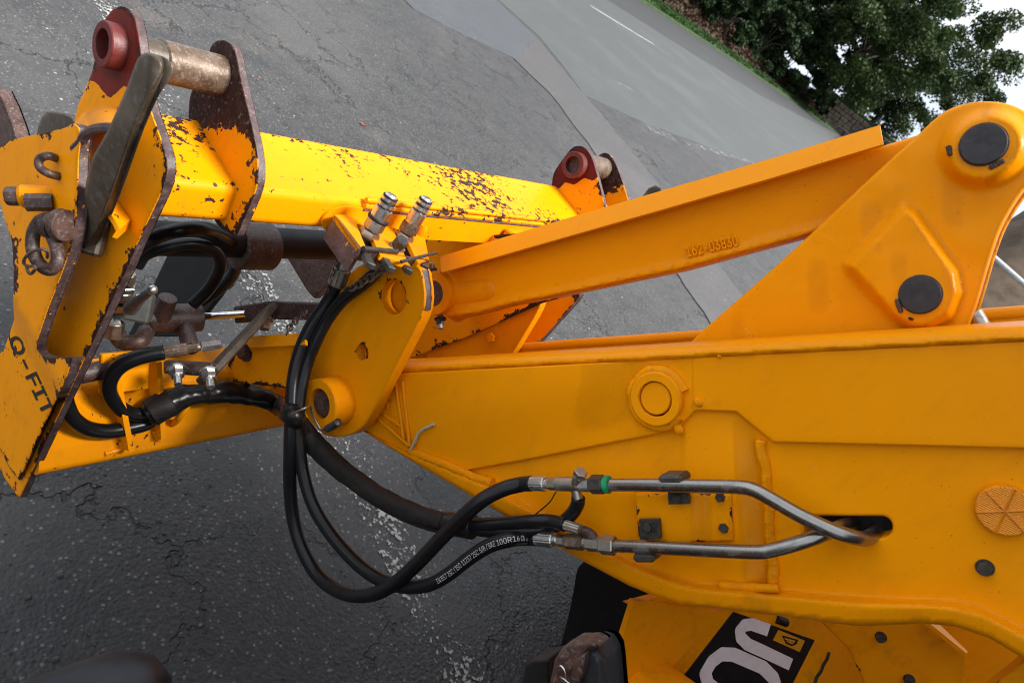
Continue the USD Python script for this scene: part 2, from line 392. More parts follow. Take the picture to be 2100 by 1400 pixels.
YEL = (0.80, 0.272, 0.0006)
M = {}
M['arm'] = paint('arm_yellow_paint', YEL, chips=0.0, edge=0.12, rough=.34, dirt=.17)
M['link'] = paint('link_yellow_paint', YEL, chips=0.0, edge=0.35, rough=.34, dirt=.14)
M['ear'] = paint('ear_yellow_paint', YEL, chips=0.10, edge=0.5, rough=.36, dirt=.25)
M['hitch'] = paint('hitch_yellow_paint', YEL, chips=0.30, edge=0.7, rough=.38, dirt=.32)
M['beam'] = paint('beam_chipped_yellow_paint', YEL, chips=0.57, dens_scale=4.6, chip_scale=78.0, edge=0.8, rough=.38, dirt=.22, stretch=(1.0, .75, 1.0), rot=(0, .6, .3))
M['chassis'] = paint('chassis_yellow_paint', YEL, chips=0.12, edge=.4, rough=.4, dirt=.5)
M['edge'] = rusty('bare_plate_edge', (0.040, 0.020, 0.018), (0.085, 0.052, 0.050), (0.19, 0.15, 0.15), .45, flecks=YEL)
M['rust'] = rusty('brown_rust')
M['pin'] = rusty('worn_pin_steel', (0.075, 0.045, 0.026), (0.15, 0.105, 0.075), (0.24, 0.205, 0.175), .7, rough=.45, metal=.3)
M['bar'] = rusty('oiled_dark_steel', (0.046, 0.032, 0.020), (0.080, 0.060, 0.042), (0.17, 0.155, 0.14), .4, rough=.45, metal=.25, sc=.5)
M['pincap'] = rusty('black_pin_cap', (0.014, 0.012, 0.014), (0.024, 0.021, 0.024), (0.050, 0.034, 0.028), .6, rough=.5, sc=.8)
M['red'] = rusty('red_lead_paint', (0.072, 0.008, 0.006), (0.115, 0.013, 0.009), (0.035, 0.013, 0.011), .5, rough=.5)
M['hose'] = plain('black_rubber_hose', (0.007, 0.007, 0.008), .30, .3, 50, .12)
M['sleeve'] = plain('black_plastic_wrap', (0.011, 0.010, 0.010), .30, .4, 35, .5)
M['textile'] = plain('brown_black_hose_sleeve', (0.013, 0.0095, 0.008), .62, .5, 120, .6)
M['black'] = plain('black_frame_paint', (0.010, 0.010, 0.010), .55, .3, 30, .2)
M['zinc'] = metal('zinc_plated_steel', (0.62, 0.61, 0.58), .30, .2, dirt_amt=.45)
M['zincworn'] = metal('dirty_plated_steel', (0.40, 0.36, 0.30), .36, .25, dirt_amt=.7)
M['pipe'] = metal('drawn_steel_pipe', (0.30, 0.285, 0.262), .30, .16, sc=.6, dirt_amt=.5)
M['chrome'] = metal('chrome_rod', (0.7, 0.7, 0.7), .14, .1, dirt_amt=.15)
M['bolt'] = rusty('dark_bolt_steel', (0.03, 0.028, 0.024), (0.06, 0.055, 0.048), (0.14, 0.13, 0.12), .4, rough=.4, metal=.4)
M['green'] = plain('green_plastic', (0.015, 0.25, 0.09), .4)
M['chalk'] = plain('pale_chalk', (0.50, 0.47, 0.32), .9, .4, 300)
M['decalblack'] = plain('decal_black', (0.012, 0.010, 0.010), .35, .1)
M['decalwhite'] = plain('decal_white', (0.80, 0.70, 0.69), .4, .1)
M['decalyellow'] = plain('decal_yellow', (0.70, 0.30, 0.01), .4, .1)
M['print'] = plain('black_print', (0.015, 0.013, 0.010), .45, .2)
M['hoseprint'] = plain('white_hose_print', (0.60, 0.60, 0.58), .6, .5, 600)
M['tyre'] = plain('tyre_rubber', (0.010, 0.011, 0.014), .45, .35, 40, .4, spec=.4)
M['rubber'] = plain('dimpled_rubber', (0.030, 0.031, 0.034), .5, .6, 330, 1.0)
M['greybox'] = plain('grey_valve_casting', (0.11, 0.115, 0.11), .45, .3, 70, .3)
M['greypaint'] = plain('grey_galvanised_tube', (0.30, 0.31, 0.31), .5, .2, 20, .2)

# ------------------------------------------------------------------ ground and road
def asphalt(name, base, dark, stone, near_shade=False, rough=.55, cracks=.0, stone_amt=.5, sc=1.0, bump=.9, tint=(0.085, 0.070, 0.055)):
    g = G(); p = g.pos()
    big = g.noise(p, .55, 5.0, .6); mid = g.noise(p, 6.0, 5.0, .65); fine = g.noise(p, 75.0 * sc, 4.0, .7)
    vor = g.n('voronoi_texture', 'distance', vector=p, scale=105.0 * sc, feature='f1'); vcol = g.n('voronoi_texture', 'color', vector=p, scale=105.0 * sc, feature='f1')
    rnd = g.n('separate_color', 'r', color=vcol)
    c = g.mix(g.step(fine, .25, .75), dark, base)
    c = g.mix(g.math('multiply', g.step(mid, .45, .66), .6), c, dark)
    c = g.mix(g.math('multiply', g.step(g.noise(p, 24.0 * sc, 4.0, .7), .50, .66), .55), c, dark)
    c = g.mix(g.math('multiply', g.step(big, .45, .7), .5), c, tuple(v * 1.25 for v in base))
    c = g.mix(g.math('multiply', g.step(g.noise(p, 2.3, 4.0, .6), .55, .75), .35), c, tint)
    if near_shade:                                                    # painted shade: ground darkened around the spot where the machine stands
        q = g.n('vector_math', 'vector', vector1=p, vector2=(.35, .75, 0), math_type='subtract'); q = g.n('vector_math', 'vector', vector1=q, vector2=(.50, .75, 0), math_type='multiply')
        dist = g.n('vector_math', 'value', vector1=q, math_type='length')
        shade_mask = g.math('subtract', 1.0, g.step(g.math('add', dist, g.math('multiply', g.math('subtract', g.noise(p, 1.6, 5.0, .6), .5), .9)), .55, 1.25))
        c = g.mix(g.math('multiply', shade_mask, .45), c, (0.012, 0.012, 0.013))
    st = g.math('multiply', g.step(rnd, .62, .72), g.math('multiply', g.step(vor, .52, .26), g.math('power', g.n('separate_color', 'b', color=vcol), 2.6)))
    c = g.mix(g.math('multiply', st, stone_amt), c, stone)
    v2 = g.n('voronoi_texture', 'color', vector=p, scale=26.0 * sc, feature='f1'); d2 = g.n('voronoi_texture', 'distance', vector=p, scale=26.0 * sc, feature='f1')
    r2 = g.n('separate_color', 'g', color=v2)
    st2 = g.math('multiply', g.math('multiply', g.step(r2, .95, .955), g.step(d2, .20, .10)), g.step(fine, .35, .6))
    c = g.mix(g.math('multiply', st2, .8), c, tuple(min(1, v * 2.0) for v in stone))
    h = g.math('add', g.math('multiply', fine, .6), g.math('multiply', vor, -.7))
    if cracks:
        w = g.n('vector_math', 'vector', vector1=p, vector2=g.n('vector_math', 'vector', vector1=g.noise(p, 4.5, 4.0, .65, out='color'), vector2=(.55, .55, .0), math_type='multiply'), math_type='add')
        e = g.n('voronoi_texture', 'distance', vector=g.scale(w, (1, 1, .0)), scale=1.9, feature='distance_to_edge')
        msk = g.step(g.noise(p, 1.1, 3.0), .42, .56)
        wid = g.math('multiply', g.step(g.noise(p, 9.0, 3.0), .2, .8), 0.030)
        ck = g.math('multiply', g.math('subtract', 1.0, g.n('map_range', 'result', range_type='smoothstep', value=e, from_min=0.001, from_max=wid, to_min=0.0, to_max=1.0, clamp=True)), g.math('multiply', msk, cracks))
        c = g.mix(ck, c, (0.012, 0.012, 0.011)); h = g.math('subtract', h, g.math('multiply', ck, 2.5))
    b = g.n('principled_bsdf', 'BSDF', base_color=c, roughness=rough, specular_ior_level=.5, normal=g.bump(h, bump, .004))
    return g.make(name, b)
M['yard'] = asphalt('yard_asphalt', (0.055, 0.0525, 0.051), (0.015, 0.0145, 0.0145), (0.20, 0.194, 0.186), near_shade=True, cracks=1.0, stone_amt=.62)
M['road'] = asphalt('road_asphalt', (0.057, 0.061, 0.059), (0.040, 0.043, 0.042), (0.17, 0.17, 0.16), stone_amt=.35, rough=.6, bump=.5)
M['smooth'] = asphalt('smooth_asphalt', (0.055, 0.059, 0.065), (0.039, 0.042, 0.046), (0.25, 0.25, 0.24), stone_amt=.3, rough=.55, bump=.5)
M['strip'] = asphalt('concrete_strip', (0.060, 0.056, 0.056), (0.043, 0.040, 0.040), (0.24, 0.23, 0.22), stone_amt=.3, rough=.6, bump=.5)
M['darkroad'] = asphalt('dark_asphalt', (0.032, 0.033, 0.034), (0.022, 0.022, 0.024), (0.08, 0.08, 0.08), stone_amt=.3, rough=.6, bump=.5)

def sheet(name, pts, z, mat, kind='structure', thick=0.03, label=None):
    """a sheet of ground given by the pixels of its outline on the ground"""
    P = np.array([atz(x, y, 0.0)[:2] if len(q) == 2 else q[:2] for q in pts for x, y in [q[:2]]])
    poly = Polygon(P).buffer(0); poly = max(getattr(poly, 'geoms', [poly]), key=lambda g_: g_.area)
    m = trimesh.creation.extrude_polygon(poly, thick, engine='earcut'); m.apply_translation([0, 0, z - thick])
    o = obj(name, m, mat); tag(o, label, None, None, kind); return o
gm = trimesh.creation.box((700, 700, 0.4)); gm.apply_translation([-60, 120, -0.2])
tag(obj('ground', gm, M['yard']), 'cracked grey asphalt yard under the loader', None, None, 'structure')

far = lambda px, py, x, y: None
RE = [(930, -120), (1010, -10), (1107, 77), (1152, 134), (1200, 197), (1323, 253), (1480, 314), (1550, 337), (1640, 372)]   # near road edge
KE = [(1130, -120), (1310, 0), (1500, 123), (1610, 197), (1680, 248), (1722, 276)]                                   # far kerb
def ground_poly(name, A, B, z, mat, label):
    P = np.vstack([atz(np.array([a[0]]), np.array([a[1]]))[:, :2] for a in A] + [atz(np.array([b[0]]), np.array([b[1]]))[:, :2] for b in B[::-1]])
    poly = Polygon(P).buffer(0); poly = max(getattr(poly, 'geoms', [poly]), key=lambda q: q.area)
    q_ = np.array(shapely.segmentize(poly, .12 if poly.area < 60 else .5).exterior.coords)[:-1]; q3 = np.c_[q_, 0 * q_[:, 0]]
    q_ = q_ + (np.c_[meshkit.fbm(q3 * 4.0, 4, 7), meshkit.fbm(q3 * 4.0 + 9, 4, 8)] - .5) * .09; poly = Polygon(q_).buffer(0); poly = max(getattr(poly, 'geoms', [poly]), key=lambda q: q.area)
    m = trimesh.creation.extrude_polygon(poly, .03, engine='earcut'); m.apply_translation([0, 0, z - .03])
    return tag(obj(name, m, mat), label, None, None, 'structure')
ground_poly('road', RE + [(1700, 290)], KE, 0.004, M['road'], 'smooth grey road running past the yard to the trees')
ground_poly('road_margin', [(1070, -120), (1232, -8), (1400, 98), (1560, 196), (1690, 262)], KE, 0.008, M['darkroad'], 'darker asphalt margin along the far side of the road')
ground_poly('forecourt_patch', [(700, -120), (843, 17), (950, 72), (1053, 120), (1128, 190)], [(925, -120), (1005, -10), (1098, 77), (1140, 140)], 0.006, M['smooth'], 'smooth bluish asphalt patch between the yard and the road')
ground_poly('concrete_strip', [(1053, 122), (1127, 192), (1230, 330), (1330, 480), (1440, 640), (1600, 880)], [(1102, 80), (1147, 136), (1215, 215), (1327, 350), (1545, 640), (1725, 880)], 0.009, M['strip'], 'pinkish grey concrete strip across the yard by the road')

def worn_paint(name, amt):
    g = G(); p = g.pos()
    n = g.noise(p, 42.0, 5.0, .72); n2 = g.noise(p, 5.0, 3.0, .6)
    v = g.n('voronoi_texture', 'distance', vector=p, scale=70.0, feature='f1')
    k = g.math('add', n, g.math('add', g.math('multiply', g.math('subtract', n2, .5), .55), g.math('multiply', g.math('subtract', .4, v), .25)))
    mask = g.math('multiply', g.step(k, amt, amt + .07), .85)
    bs = g.n('principled_bsdf', 'BSDF', base_color=(.34, .335, .32), roughness=.65, normal=g.bump(n, .5, .002))
    return g.make(name, g.n('mix_closure', 'closure', fac=mask, closure1=g.n('transparent_bsdf', 'BSDF', color=(1, 1, 1)), closure2=bs))
M['wornline'] = worn_paint('worn_white_paint', .545)
M['dashline'] = worn_paint('white_road_paint', .33)
def line_sheet(name, a, b, w, z, mat, label):
    A, B = atz(*a)[:2], atz(*b)[:2]; d = (B - A) / np.linalg.norm(B - A); n = np.array([-d[1], d[0]]) * w / 2
    v = np.array([[*(A + n), z], [*(A - n), z], [*(B - n), z], [*(B + n), z]])
    m = trimesh.Trimesh(v, [[0, 1, 2], [0, 2, 3]], process=False)
    if m.face_normals[0][2] < 0: m.invert()
    return tag(obj(name, m, mat), label, None, None, 'structure')
line_sheet('worn_yard_line', (200, -30), (975, 1430), .13, .004, M['wornline'], 'worn white paint line across the yard under the hitch')
for k, (a, b) in enumerate([((1212, 14), (1340, 92)), ((1360, 104), (1372, 112)), ((1470, 160), (1506, 181)), ((1537, 195), (1560, 209)), ((1568, 213), (1590, 224)), ((1602, 228), (1622, 238)), ((1638, 245), (1660, 256)), ((1672, 262), (1694, 273))]):
    line_sheet('road_marking', a, b, .13 if k == 0 else .07, .010, M['dashline' if k == 0 else 'wornline'], None)
line_sheet('road_edge_line', (1268, 172), (1300, 188), .08, .010, M['wornline'], None)
line_sheet('worn_kerb_line', (1322, 258), (1382, 286), .22, .010, M['wornline'], 'broken white kerb line at the road edge')
line_sheet('worn_kerb_line', (1400, 292), (1552, 338), .12, .010, M['wornline'], 'thin broken white line at the road edge')

# fallen leaves on the yard
M['leafred'] = plain('fallen_leaf_red', (0.30, 0.060, 0.022), .6, .4, 200)
lf = [(745, 254, 'curled orange red leaf lying on the yard beyond the hitch beam'), (530, 162, 'small brown leaf lying beside the worn hook plate')]
for k, (x, y, lb) in enumerate(lf):
    c = atz(x, y, .012); a = rng.uniform(0, 6.28); L = .022 if k == 0 else .011
    t = np.linspace(-1, 1, 7); w = (1 - t ** 2) ** .7 * .5; v, f = [], []
    for i in range(7): v += [[t[i] * L, -w[i] * L, .3 * L * abs(t[i]) + .15 * L], [t[i] * L, 0, .3 * L * t[i] ** 2], [t[i] * L, w[i] * L, .3 * L * abs(t[i]) + .2 * L]]
    for i in range(6):
        for q in (0, 1): f += [[3 * i + q, 3 * i + 3 + q, 3 * i + 4 + q], [3 * i + q, 3 * i + 4 + q, 3 * i + 1 + q]]
    m = trimesh.Trimesh(np.array(v) @ np.array([[math.cos(a), math.sin(a), 0], [-math.sin(a), math.cos(a), 0], [0, 0, 1]]) + c - [0, 0, .008], f, process=False)
    tag(obj('fallen_leaf', m, M['leafred'], smooth=True), lb, 'leaf')

gr_ = np.random.default_rng(44); ms = []
for k in range(1100):
    c = atz(gr_.uniform(0, 1400), gr_.uniform(0, 1400)) ; s_ = trimesh.creation.icosahedron(); s_.vertices = s_.vertices * gr_.uniform(.5, 1.2, 3) * gr_.uniform(.0012, .0042) * (1 + 1.2 * (gr_.random() < .05)) + c + [0, 0, .001]; ms.append(s_)
g = G(); M['grit'] = g.make('loose_grit', g.n('principled_bsdf', 'BSDF', base_color=g.n('rgb_ramp', 'color', fac=g.n('geometry', 'random_per_island'), ramp=[(0, (.05, .05, .05)), (.55, (.13, .12, .11)), (.85, (.25, .24, .22)), (.95, (.16, .07, .035)), (1, (.45, .44, .42))]), roughness=.7))
tag(obj('loose_grit', ms, M['grit'], smooth=False), 'loose grit and small stones scattered over the yard', 'grit', None, 'stuff')

# ------------------------------------------------------------------ far side: verge, bank, hedge, trees
def foliage_mat(name, a, b, c):
    g = G(); r = g.n('geometry', 'random_per_island'); p = g.pos()
    col = g.n('rgb_ramp', 'color', fac=r, ramp=[(0.0, a), (.5, b), (.93, c), (1.0, tuple(v * 1.3 for v in c))])
    col = g.mix(g.step(g.noise(p, .45, 3.0), .4, .7), col, tuple(v * .6 for v in a))
    d = g.n('principled_bsdf', 'BSDF', base_color=col, roughness=.6, specular_ior_level=.25)
    t = g.n('translucent_bsdf', 'BSDF', color=col)
    return g.make(name, g.n('mix_closure', 'closure', fac=.25, closure1=d, closure2=t))
M['leaf'] = foliage_mat('tree_leaves', (0.028, 0.050, 0.010), (0.055, 0.084, 0.017), (0.095, 0.122, 0.028))
M['leaf2'] = foliage_mat('hedge_leaves', (0.017, 0.036, 0.009), (0.032, 0.056, 0.014), (0.054, 0.080, 0.020))
M['leaf3'] = foliage_mat('yellow_bush_leaves', (0.10, 0.11, 0.012), (0.16, 0.16, 0.02), (0.22, 0.20, 0.03))
M['dry'] = foliage_mat('dry_brown_leaves', (0.045, 0.024, 0.012), (0.07, 0.038, 0.020), (0.12, 0.085, 0.06))
M['grassblade'] = foliage_mat('grass_blades', (0.028, 0.065, 0.012), (0.042, 0.090, 0.018), (0.06, 0.11, 0.026))
M['bark'] = plain('tree_bark', (0.05, 0.042, 0.032), .9, .5, 8, .5)
M['hedgemat'] = plain('added_hedge_core', (0.012, 0.020, 0.008), .9, .4, 4)
M['grass'] = plain('verge_turf', (0.024, 0.050, 0.012), .9, .45, 3, .5)
M['litter'] = plain('leaf_litter_bank', (0.075, 0.047, 0.030), .95, .5, 2.2, .8, col2=(0.035, 0.030, 0.016))
M['stone'] = plain('stone_wall', (0.105, 0.085, 0.066), .9, .6, 3.5, .8)
M['gravel'] = plain('gravel_bank', (0.085, 0.060, 0.040), .95, .45, 5, .9, col2=(0.045, 0.032, 0.021))

def leaves(pts, size, seed, flat=.0):
    """one small folded leaf spray (two triangles) at every point"""
    r = np.random.default_rng(seed); n = len(pts)
    a = r.normal(size=(n, 3)); a[:, 2] *= 1 - flat; a /= np.linalg.norm(a, axis=1, keepdims=True)
    b = np.cross(a, r.normal(size=(n, 3))); b /= np.linalg.norm(b, axis=1, keepdims=True)
    s = size * r.uniform(.6, 1.4, (n, 1))
    c = np.cross(a, b)
    v = np.stack([pts - a * s, pts + b * s * .55 + c * s * .15, pts + a * s, pts - b * s * .55 + c * s * .15], 1).reshape(-1, 3)
    i = np.arange(n)[:, None] * 4
    return trimesh.Trimesh(v, np.vstack([i + [0, 1, 2], i + [0, 2, 3]]), process=False)
def crown_points(rx, rz, n, seed, clumps=70):
    """leaf points gathered in clumps over the shell and the inside of an uneven crown around the origin"""
    r = np.random.default_rng(seed)
    d = r.normal(size=(clumps, 3)); d /= np.linalg.norm(d, axis=1, keepdims=True)
    rad = r.uniform(.35, 1.0, (clumps, 1)) ** .6 * (0.78 + .45 * meshkit.noise(d * 2.2, seed)[:, None])
    cc = d * rad * [rx, rx, rz]
    k = r.integers(0, clumps, n); cr = r.uniform(.12, .26, clumps) * rx
    off = r.normal(size=(n, 3)); off /= np.linalg.norm(off, axis=1, keepdims=True)
    off *= (r.uniform(0, 1, (n, 1)) ** .4) * cr[k][:, None] * [1, 1, .75]
    return cc[k] + off, cc
def tree(base, height, rx, rz, seed, label, n=9000, size=.22, mat='leaf', group=None, low=0.0):
    t = thing('tree', label, 'tree', base, group)
    b = np.asarray(base, float); top = b + [0, 0, height - rz]
    pts, cc = crown_points(rx, rz, n, seed, 95)
    obj('crown', leaves(pts + top, size, seed), M[mat], t, smooth=False)
    r = np.random.default_rng(seed + 5); ms = [tube(spline(np.array([b, b + [.1, .05, (height - rz) * .5], top + [0, 0, rz * .3]]), 6), np.linspace(.38, .10, 13), 8)]
    for c in cc[r.choice(len(cc), 12, replace=False)]:
        s = b + [0, 0, (height - rz) * r.uniform(.55, 1.0)]; e = top + c * .85
        ms.append(tube(spline(np.array([s, (s + e) / 2 + [0, 0, .4], e]), 5), np.linspace(.12, .03, 11), 6))
    obj('trunk', ms, M['bark'], t, smooth=True)
    return t
def bush(base, rx, rz, seed, label, mat='leaf2', n=3500, size=.12, name='bush', group=None):
    t = thing(name, label, 'bush', base, group); b = np.asarray(base, float)
    pts, cc = crown_points(rx, rz, n, seed, 40); pts[:, 2] = np.maximum(pts[:, 2], -rz * .7)
    obj('foliage', leaves(pts + b + [0, 0, rz * .7], size, seed), M[mat], t, smooth=False)
    r = np.random.default_rng(seed); obj('stem', [tube(np.array([b, b + [0, 0, rz * .5] + c * .25, b + [0, 0, rz * .7] + c * .8]), [.04, .03, .012], 6) for c in cc[:8]], M['bark'], t)
    return t
KW = np.array([atz(x, y)[:2] for x, y in KE]); KW = np.vstack([KW, KW[-1] + [(KW[-1] - KW[-2])[0] * 2, (KW[-1] - KW[-2])[1] * 2]])
def offset_line(P, d):
    P = np.asarray(P); t = np.gradient(P, axis=0); t /= np.linalg.norm(t, axis=1, keepdims=True); return P + np.c_[-t[:, 1], t[:, 0]] * d
def ribbon(L, name, mat, label, kind='structure', sub=40, jitter=0.0, seed=0):
    """a sheet over parallel lines L = [(xy points, z), ...]"""
    R = []
    for P, z in L:
        s = np.r_[0, np.cumsum(np.linalg.norm(np.diff(P, axis=0), axis=1))]; u = np.linspace(0, s[-1], sub)
        q = np.c_[np.interp(u, s, P[:, 0]), np.interp(u, s, P[:, 1]), np.full(sub, z)]
        if jitter and z > .1: q += (meshkit.fbm(q * .6, 4, seed)[:, None] - .5) * np.array([1, 1, 1.4]) * jitter
        R.append(q)
    R = np.array(R); n, k = R.shape[:2]; v = R.reshape(-1, 3); f = []
    for i in range(n - 1):
        for j in range(k - 1): a = i * k + j; f += [[a, a + 1, a + k + 1], [a, a + k + 1, a + k]]
    m = trimesh.Trimesh(v, f, process=False)
    if m.face_normals[:, 2].mean() < 0: m.invert()
    return tag(obj(name, m, mat, smooth=True), label, None, None, kind)
sgn = 1.0 if offset_line(KW, 1.0)[2, 0] < KW[2, 0] else -1.0
K0, K1, K2, K3, K4 = (offset_line(KW, sgn * d) for d in (-.05, .15, 2.6, 4.6, 9.0))
ribbon([(K0, 0.0), (K0, .10), (K1, .12), (K2, .25)], 'grass_verge', M['grass'], 'green grass verge along the far side of the road')
ribbon([(K2[:-1], .22), (offset_line(KW, sgn * 3.2)[:-1], .55), (K3[:-1], 1.1), (K4[:-1], 1.9), (offset_line(KW, sgn * 60)[:-1], 2.2)], 'hedge_bank', M['litter'], 'brown leaf covered bank behind the verge', jitter=.5, seed=3)
def along(P, n, seed, w0, w1):
    r = np.random.default_rng(seed); s = np.r_[0, np.cumsum(np.linalg.norm(np.diff(KW, axis=0), axis=1))]
    u = r.uniform(0, s[-2] * 1.1, n); w = r.uniform(w0, w1, n); A, B = offset_line(KW, sgn * 0), offset_line(KW, sgn * 1.0)
    a = np.c_[np.interp(u, s, A[:, 0]), np.interp(u, s, A[:, 1])]; b = np.c_[np.interp(u, s, B[:, 0]), np.interp(u, s, B[:, 1])]
    return a + (b - a) * w[:, None], w
p, w = along(KW, 14000, 11, .1, 2.7); gz = .12 + np.clip((w - .15) / 2.45, 0, 1) * .13
bl = leaves(np.c_[p, gz + .07], .10, 12); 
tag(obj('verge_grass', bl, M['grassblade'], smooth=False), 'rough green grass growing on the verge', 'grass', None, 'stuff')
p, w = along(KW, 9000, 13, 2.5, 5.2); hz = np.interp(w, [2.6, 3.2, 4.6, 9], [.25, .6, 1.15, 1.9])
tag(obj('bank_brambles', leaves(np.c_[p, hz + rng.uniform(.0, .5, len(p))], .13, 14), M['dry'], smooth=False), 'brown dry leaves and brambles on the bank', 'brambles', None, 'stuff')
p, w = along(KW, 16000, 17, 12.5, 17.0)
tag(obj('distant_wood', leaves(np.c_[p, 1.5 + 8.5 * rng.uniform(0, 1, len(p)) ** .8], .42, 18), M['leaf2'], smooth=False), 'dark wood reading as one mass behind the roadside trees', 'wood', None, 'stuff')
def onk(px, py, back):
    """a ground point behind the kerb: the foot of pixel (px, py), moved back from the road"""
    q = atz(px, py)[:2]; i = np.argmin(np.linalg.norm(KW[:, None] - q, axis=2).min(1)); A, B = offset_line(KW, 0), offset_line(KW, sgn)
    s = np.linspace(0, 1, 200); D = np.vstack([KW[k] + (KW[k + 1] - KW[k]) * s[:, None] for k in range(len(KW) - 1)]); N = np.vstack([(B - A)[k] + ((B - A)[k + 1] - (B - A)[k]) * s[:, None] for k in range(len(KW) - 1)])
    j = np.argmin(np.linalg.norm(D - q, axis=1)); return D[j] + N[j] * back
for k, (px, py, back, h, rx, rz, lb) in enumerate([
    (1690, 255, 9.0, 15.0, 6.8, 6.6, 'green tree standing second from the gate behind the hedge bank'),
    (1640, 217, 9.5, 13.5, 6.5, 6.2, 'dark tree above the middle of the hedge bank'),
    (1560, 162, 9.5, 13.0, 6.3, 6.0, 'dark tree above the near half of the hedge bank'),
    (1470, 105, 10.0, 12.5, 6.2, 6.0, 'dark tree nearest the yard behind the verge'),
    (1400, 58, 10.5, 12.5, 6.0, 5.8, 'dark tree at the top of the picture behind the brown bank'),
    (1650, 225, 19.0, 12.0, 7.5, 6.0, 'farther dark tree filling the gap behind the hedge bank'), (1540, 150, 18.0, 12.0, 7.5, 6.0, 'farther dark tree behind the ivy covered bush')]):
    q = onk(px, py, back); tree([q[0], q[1], 1.6], h, rx, rz, 100 + k, lb, n=17000 if k < 5 else 9000, size=.19)
q = atd(1905, 128, 72.0); tree([q[0], q[1], 1.4], q[2] - 1.4 + 7.2, 7.4, 7.2, 140, 'tall green tree with its crown edge against the sky, beside the pale gate', n=46000, size=.16)
q = atd(1800, 70, 62.0); tree([q[0], q[1], 1.4], q[2] - 1.4 + 6.2, 6.6, 6.2, 141, 'green tree right behind the bank, second from the open sky', n=34000, size=.17)
for k, (px, py, back, rx, rz, lb) in enumerate([
    (1340, 20, 6.0, 1.9, 2.2, 'dark leafy bush on the bank nearest the top of the picture'), (1390, 53, 6.3, 2.1, 2.4, 'dark leafy bush behind the brown leaf litter'),
    (1440, 85, 6.0, 2.0, 2.5, 'dark bush below the nearest tree'), (1490, 117, 5.8, 2.2, 2.6, 'ivy covered bush on the middle of the bank'),
    (1540, 150, 5.6, 2.2, 2.6, 'dense green bush above the strip of verge'), (1590, 183, 5.4, 2.3, 2.7, 'green bush on the far half of the bank'),
    (1630, 211, 5.0, 2.2, 2.4, 'green bush on the bank near the stone wall'), (1662, 234, 4.6, 2.0, 2.0, 'low green bush at the end of the bank by the stone wall')]):
    q = onk(px, py, back - 1.7); bush([q[0], q[1], .7], rx * 1.25, rz * 1.35, 200 + k, lb, n=13000, size=.16)
# stone wall, gate and round bush at the end of the verge
wa, wb = atd(1698, 231, 72.0), atd(1800, 303, 72.0); D3 = (wb - wa) * [1, 1, 0]; D3 /= np.linalg.norm(D3); N3 = np.array([-D3[1], D3[0], 0]); N3 = N3 if N3 @ (wa - CAM) > 0 else -N3
wz = min(wa[2], wb[2]) - .3; UP = np.array([0, 0, 1.0])
st = thing('stone_wall', 'low brown stone garden wall at the end of the verge', 'wall', wa)
r = np.random.default_rng(31); z = wz - .88
for row in range(6):
    x = -.3 * (row % 2)
    while x < 6.5:
        L = r.uniform(.5, .9); c = wa * [1, 1, 0] + D3 * (x + L / 2) + N3 * r.uniform(-.04, .04) + [0, 0, z + .22]
        obj('stone', box_axes(c, D3, N3, UP, L - .03, .40, .42, .05), M['stone'], st, smooth=False); x += L
    z += .44
tr_ = box_axes(wa * [1, 1, 0] + D3 * 3.2 + N3 * 4.3 + [0, 0, wz + 1.05], D3, N3, UP, 9, 8, 2.1, .1)
tag(obj('raised_garden', tr_, M['grass'], smooth=False), 'raised green garden behind the stone wall', None, None, 'structure')
M['gatepaint'] = plain('pale_gate_paint', (0.42, 0.46, 0.36), .6, .3, 4)
gq = atd(1732, 192, 74.0); gt = thing('garden_gate', 'pale slatted garden gate beyond the stone wall', 'gate', gq)
ge = D3 * .8 + N3 * .3
for k in range(8): obj('slat', box_axes(gq + ge * (k * .27) + [0, 0, -.1], D3, N3, UP, .15, .05, 1.6, .01), M['gatepaint'], gt, smooth=False)
for zz in (-.5, .4): obj('rail', box_axes(gq + ge * .95 + N3 * .06 + [0, 0, zz], ge / np.linalg.norm(ge), np.cross(UP, ge / np.linalg.norm(ge)), UP, 2.1, .05, .12, .01), M['gatepaint'], gt, smooth=False)
bq = atd(1781, 232, 75.0); bush([bq[0], bq[1], bq[2] - 1.0], 1.15, 1.35, 301, 'round yellow green bush beside the garden gate', 'leaf3', 3000, .10)
# gravel bank and galvanised rail beyond the machine
gb = []
cx, cy = atz(2060, 640)[:2]
nx, ny = 60, 30; X = np.linspace(-2.9, 20, nx); Yv = np.linspace(0, 9, ny)
P = []
for j in range(ny):
    for i in range(nx):
        q = np.array([1.5 + X[i], 11.0 + Yv[j], 0]); hgt = 3.7 * sst(0, 6, Yv[j]) * sst(-2.9, -2.3, X[i]); q[2] = hgt - .02 + (meshkit.fbm(q * .9 + 5, 4, 2) - .45) * .7 * min(1, hgt); P.append(q)
P = np.array(P); f = []
for j in range(ny - 1):
    for i in range(nx - 1): a = j * nx + i; f += [[a, a + 1, a + nx + 1], [a, a + nx + 1, a + nx]]
tag(obj('gravel_bank', trimesh.Trimesh(P, f, process=False), M['gravel'], smooth=True), 'rough brown gravel bank beyond the machine', None, None, 'structure')
rl = thing('tube_rail', 'thin grey galvanised rail with a bracket in front of the gravel bank', 'rail', atd(2066, 556, 9.0))
a, b = atd(2020, 512, 9.0), atd(2140, 617, 9.0); a2 = a + (a - b) * .8; b2 = b + (b - a) * .8
obj('rail', cyl(a2, b2, .035, 12), M['greypaint'], rl)
for q in (a2, b2): obj('post', cyl([q[0], q[1], 0], q + [0, 0, .02], .035, 12), M['greypaint'], rl)
b3 = thing('steel_bracket', 'pale grey angle bracket lying on the gravel bank', 'bracket', atd(2085, 515, 14))
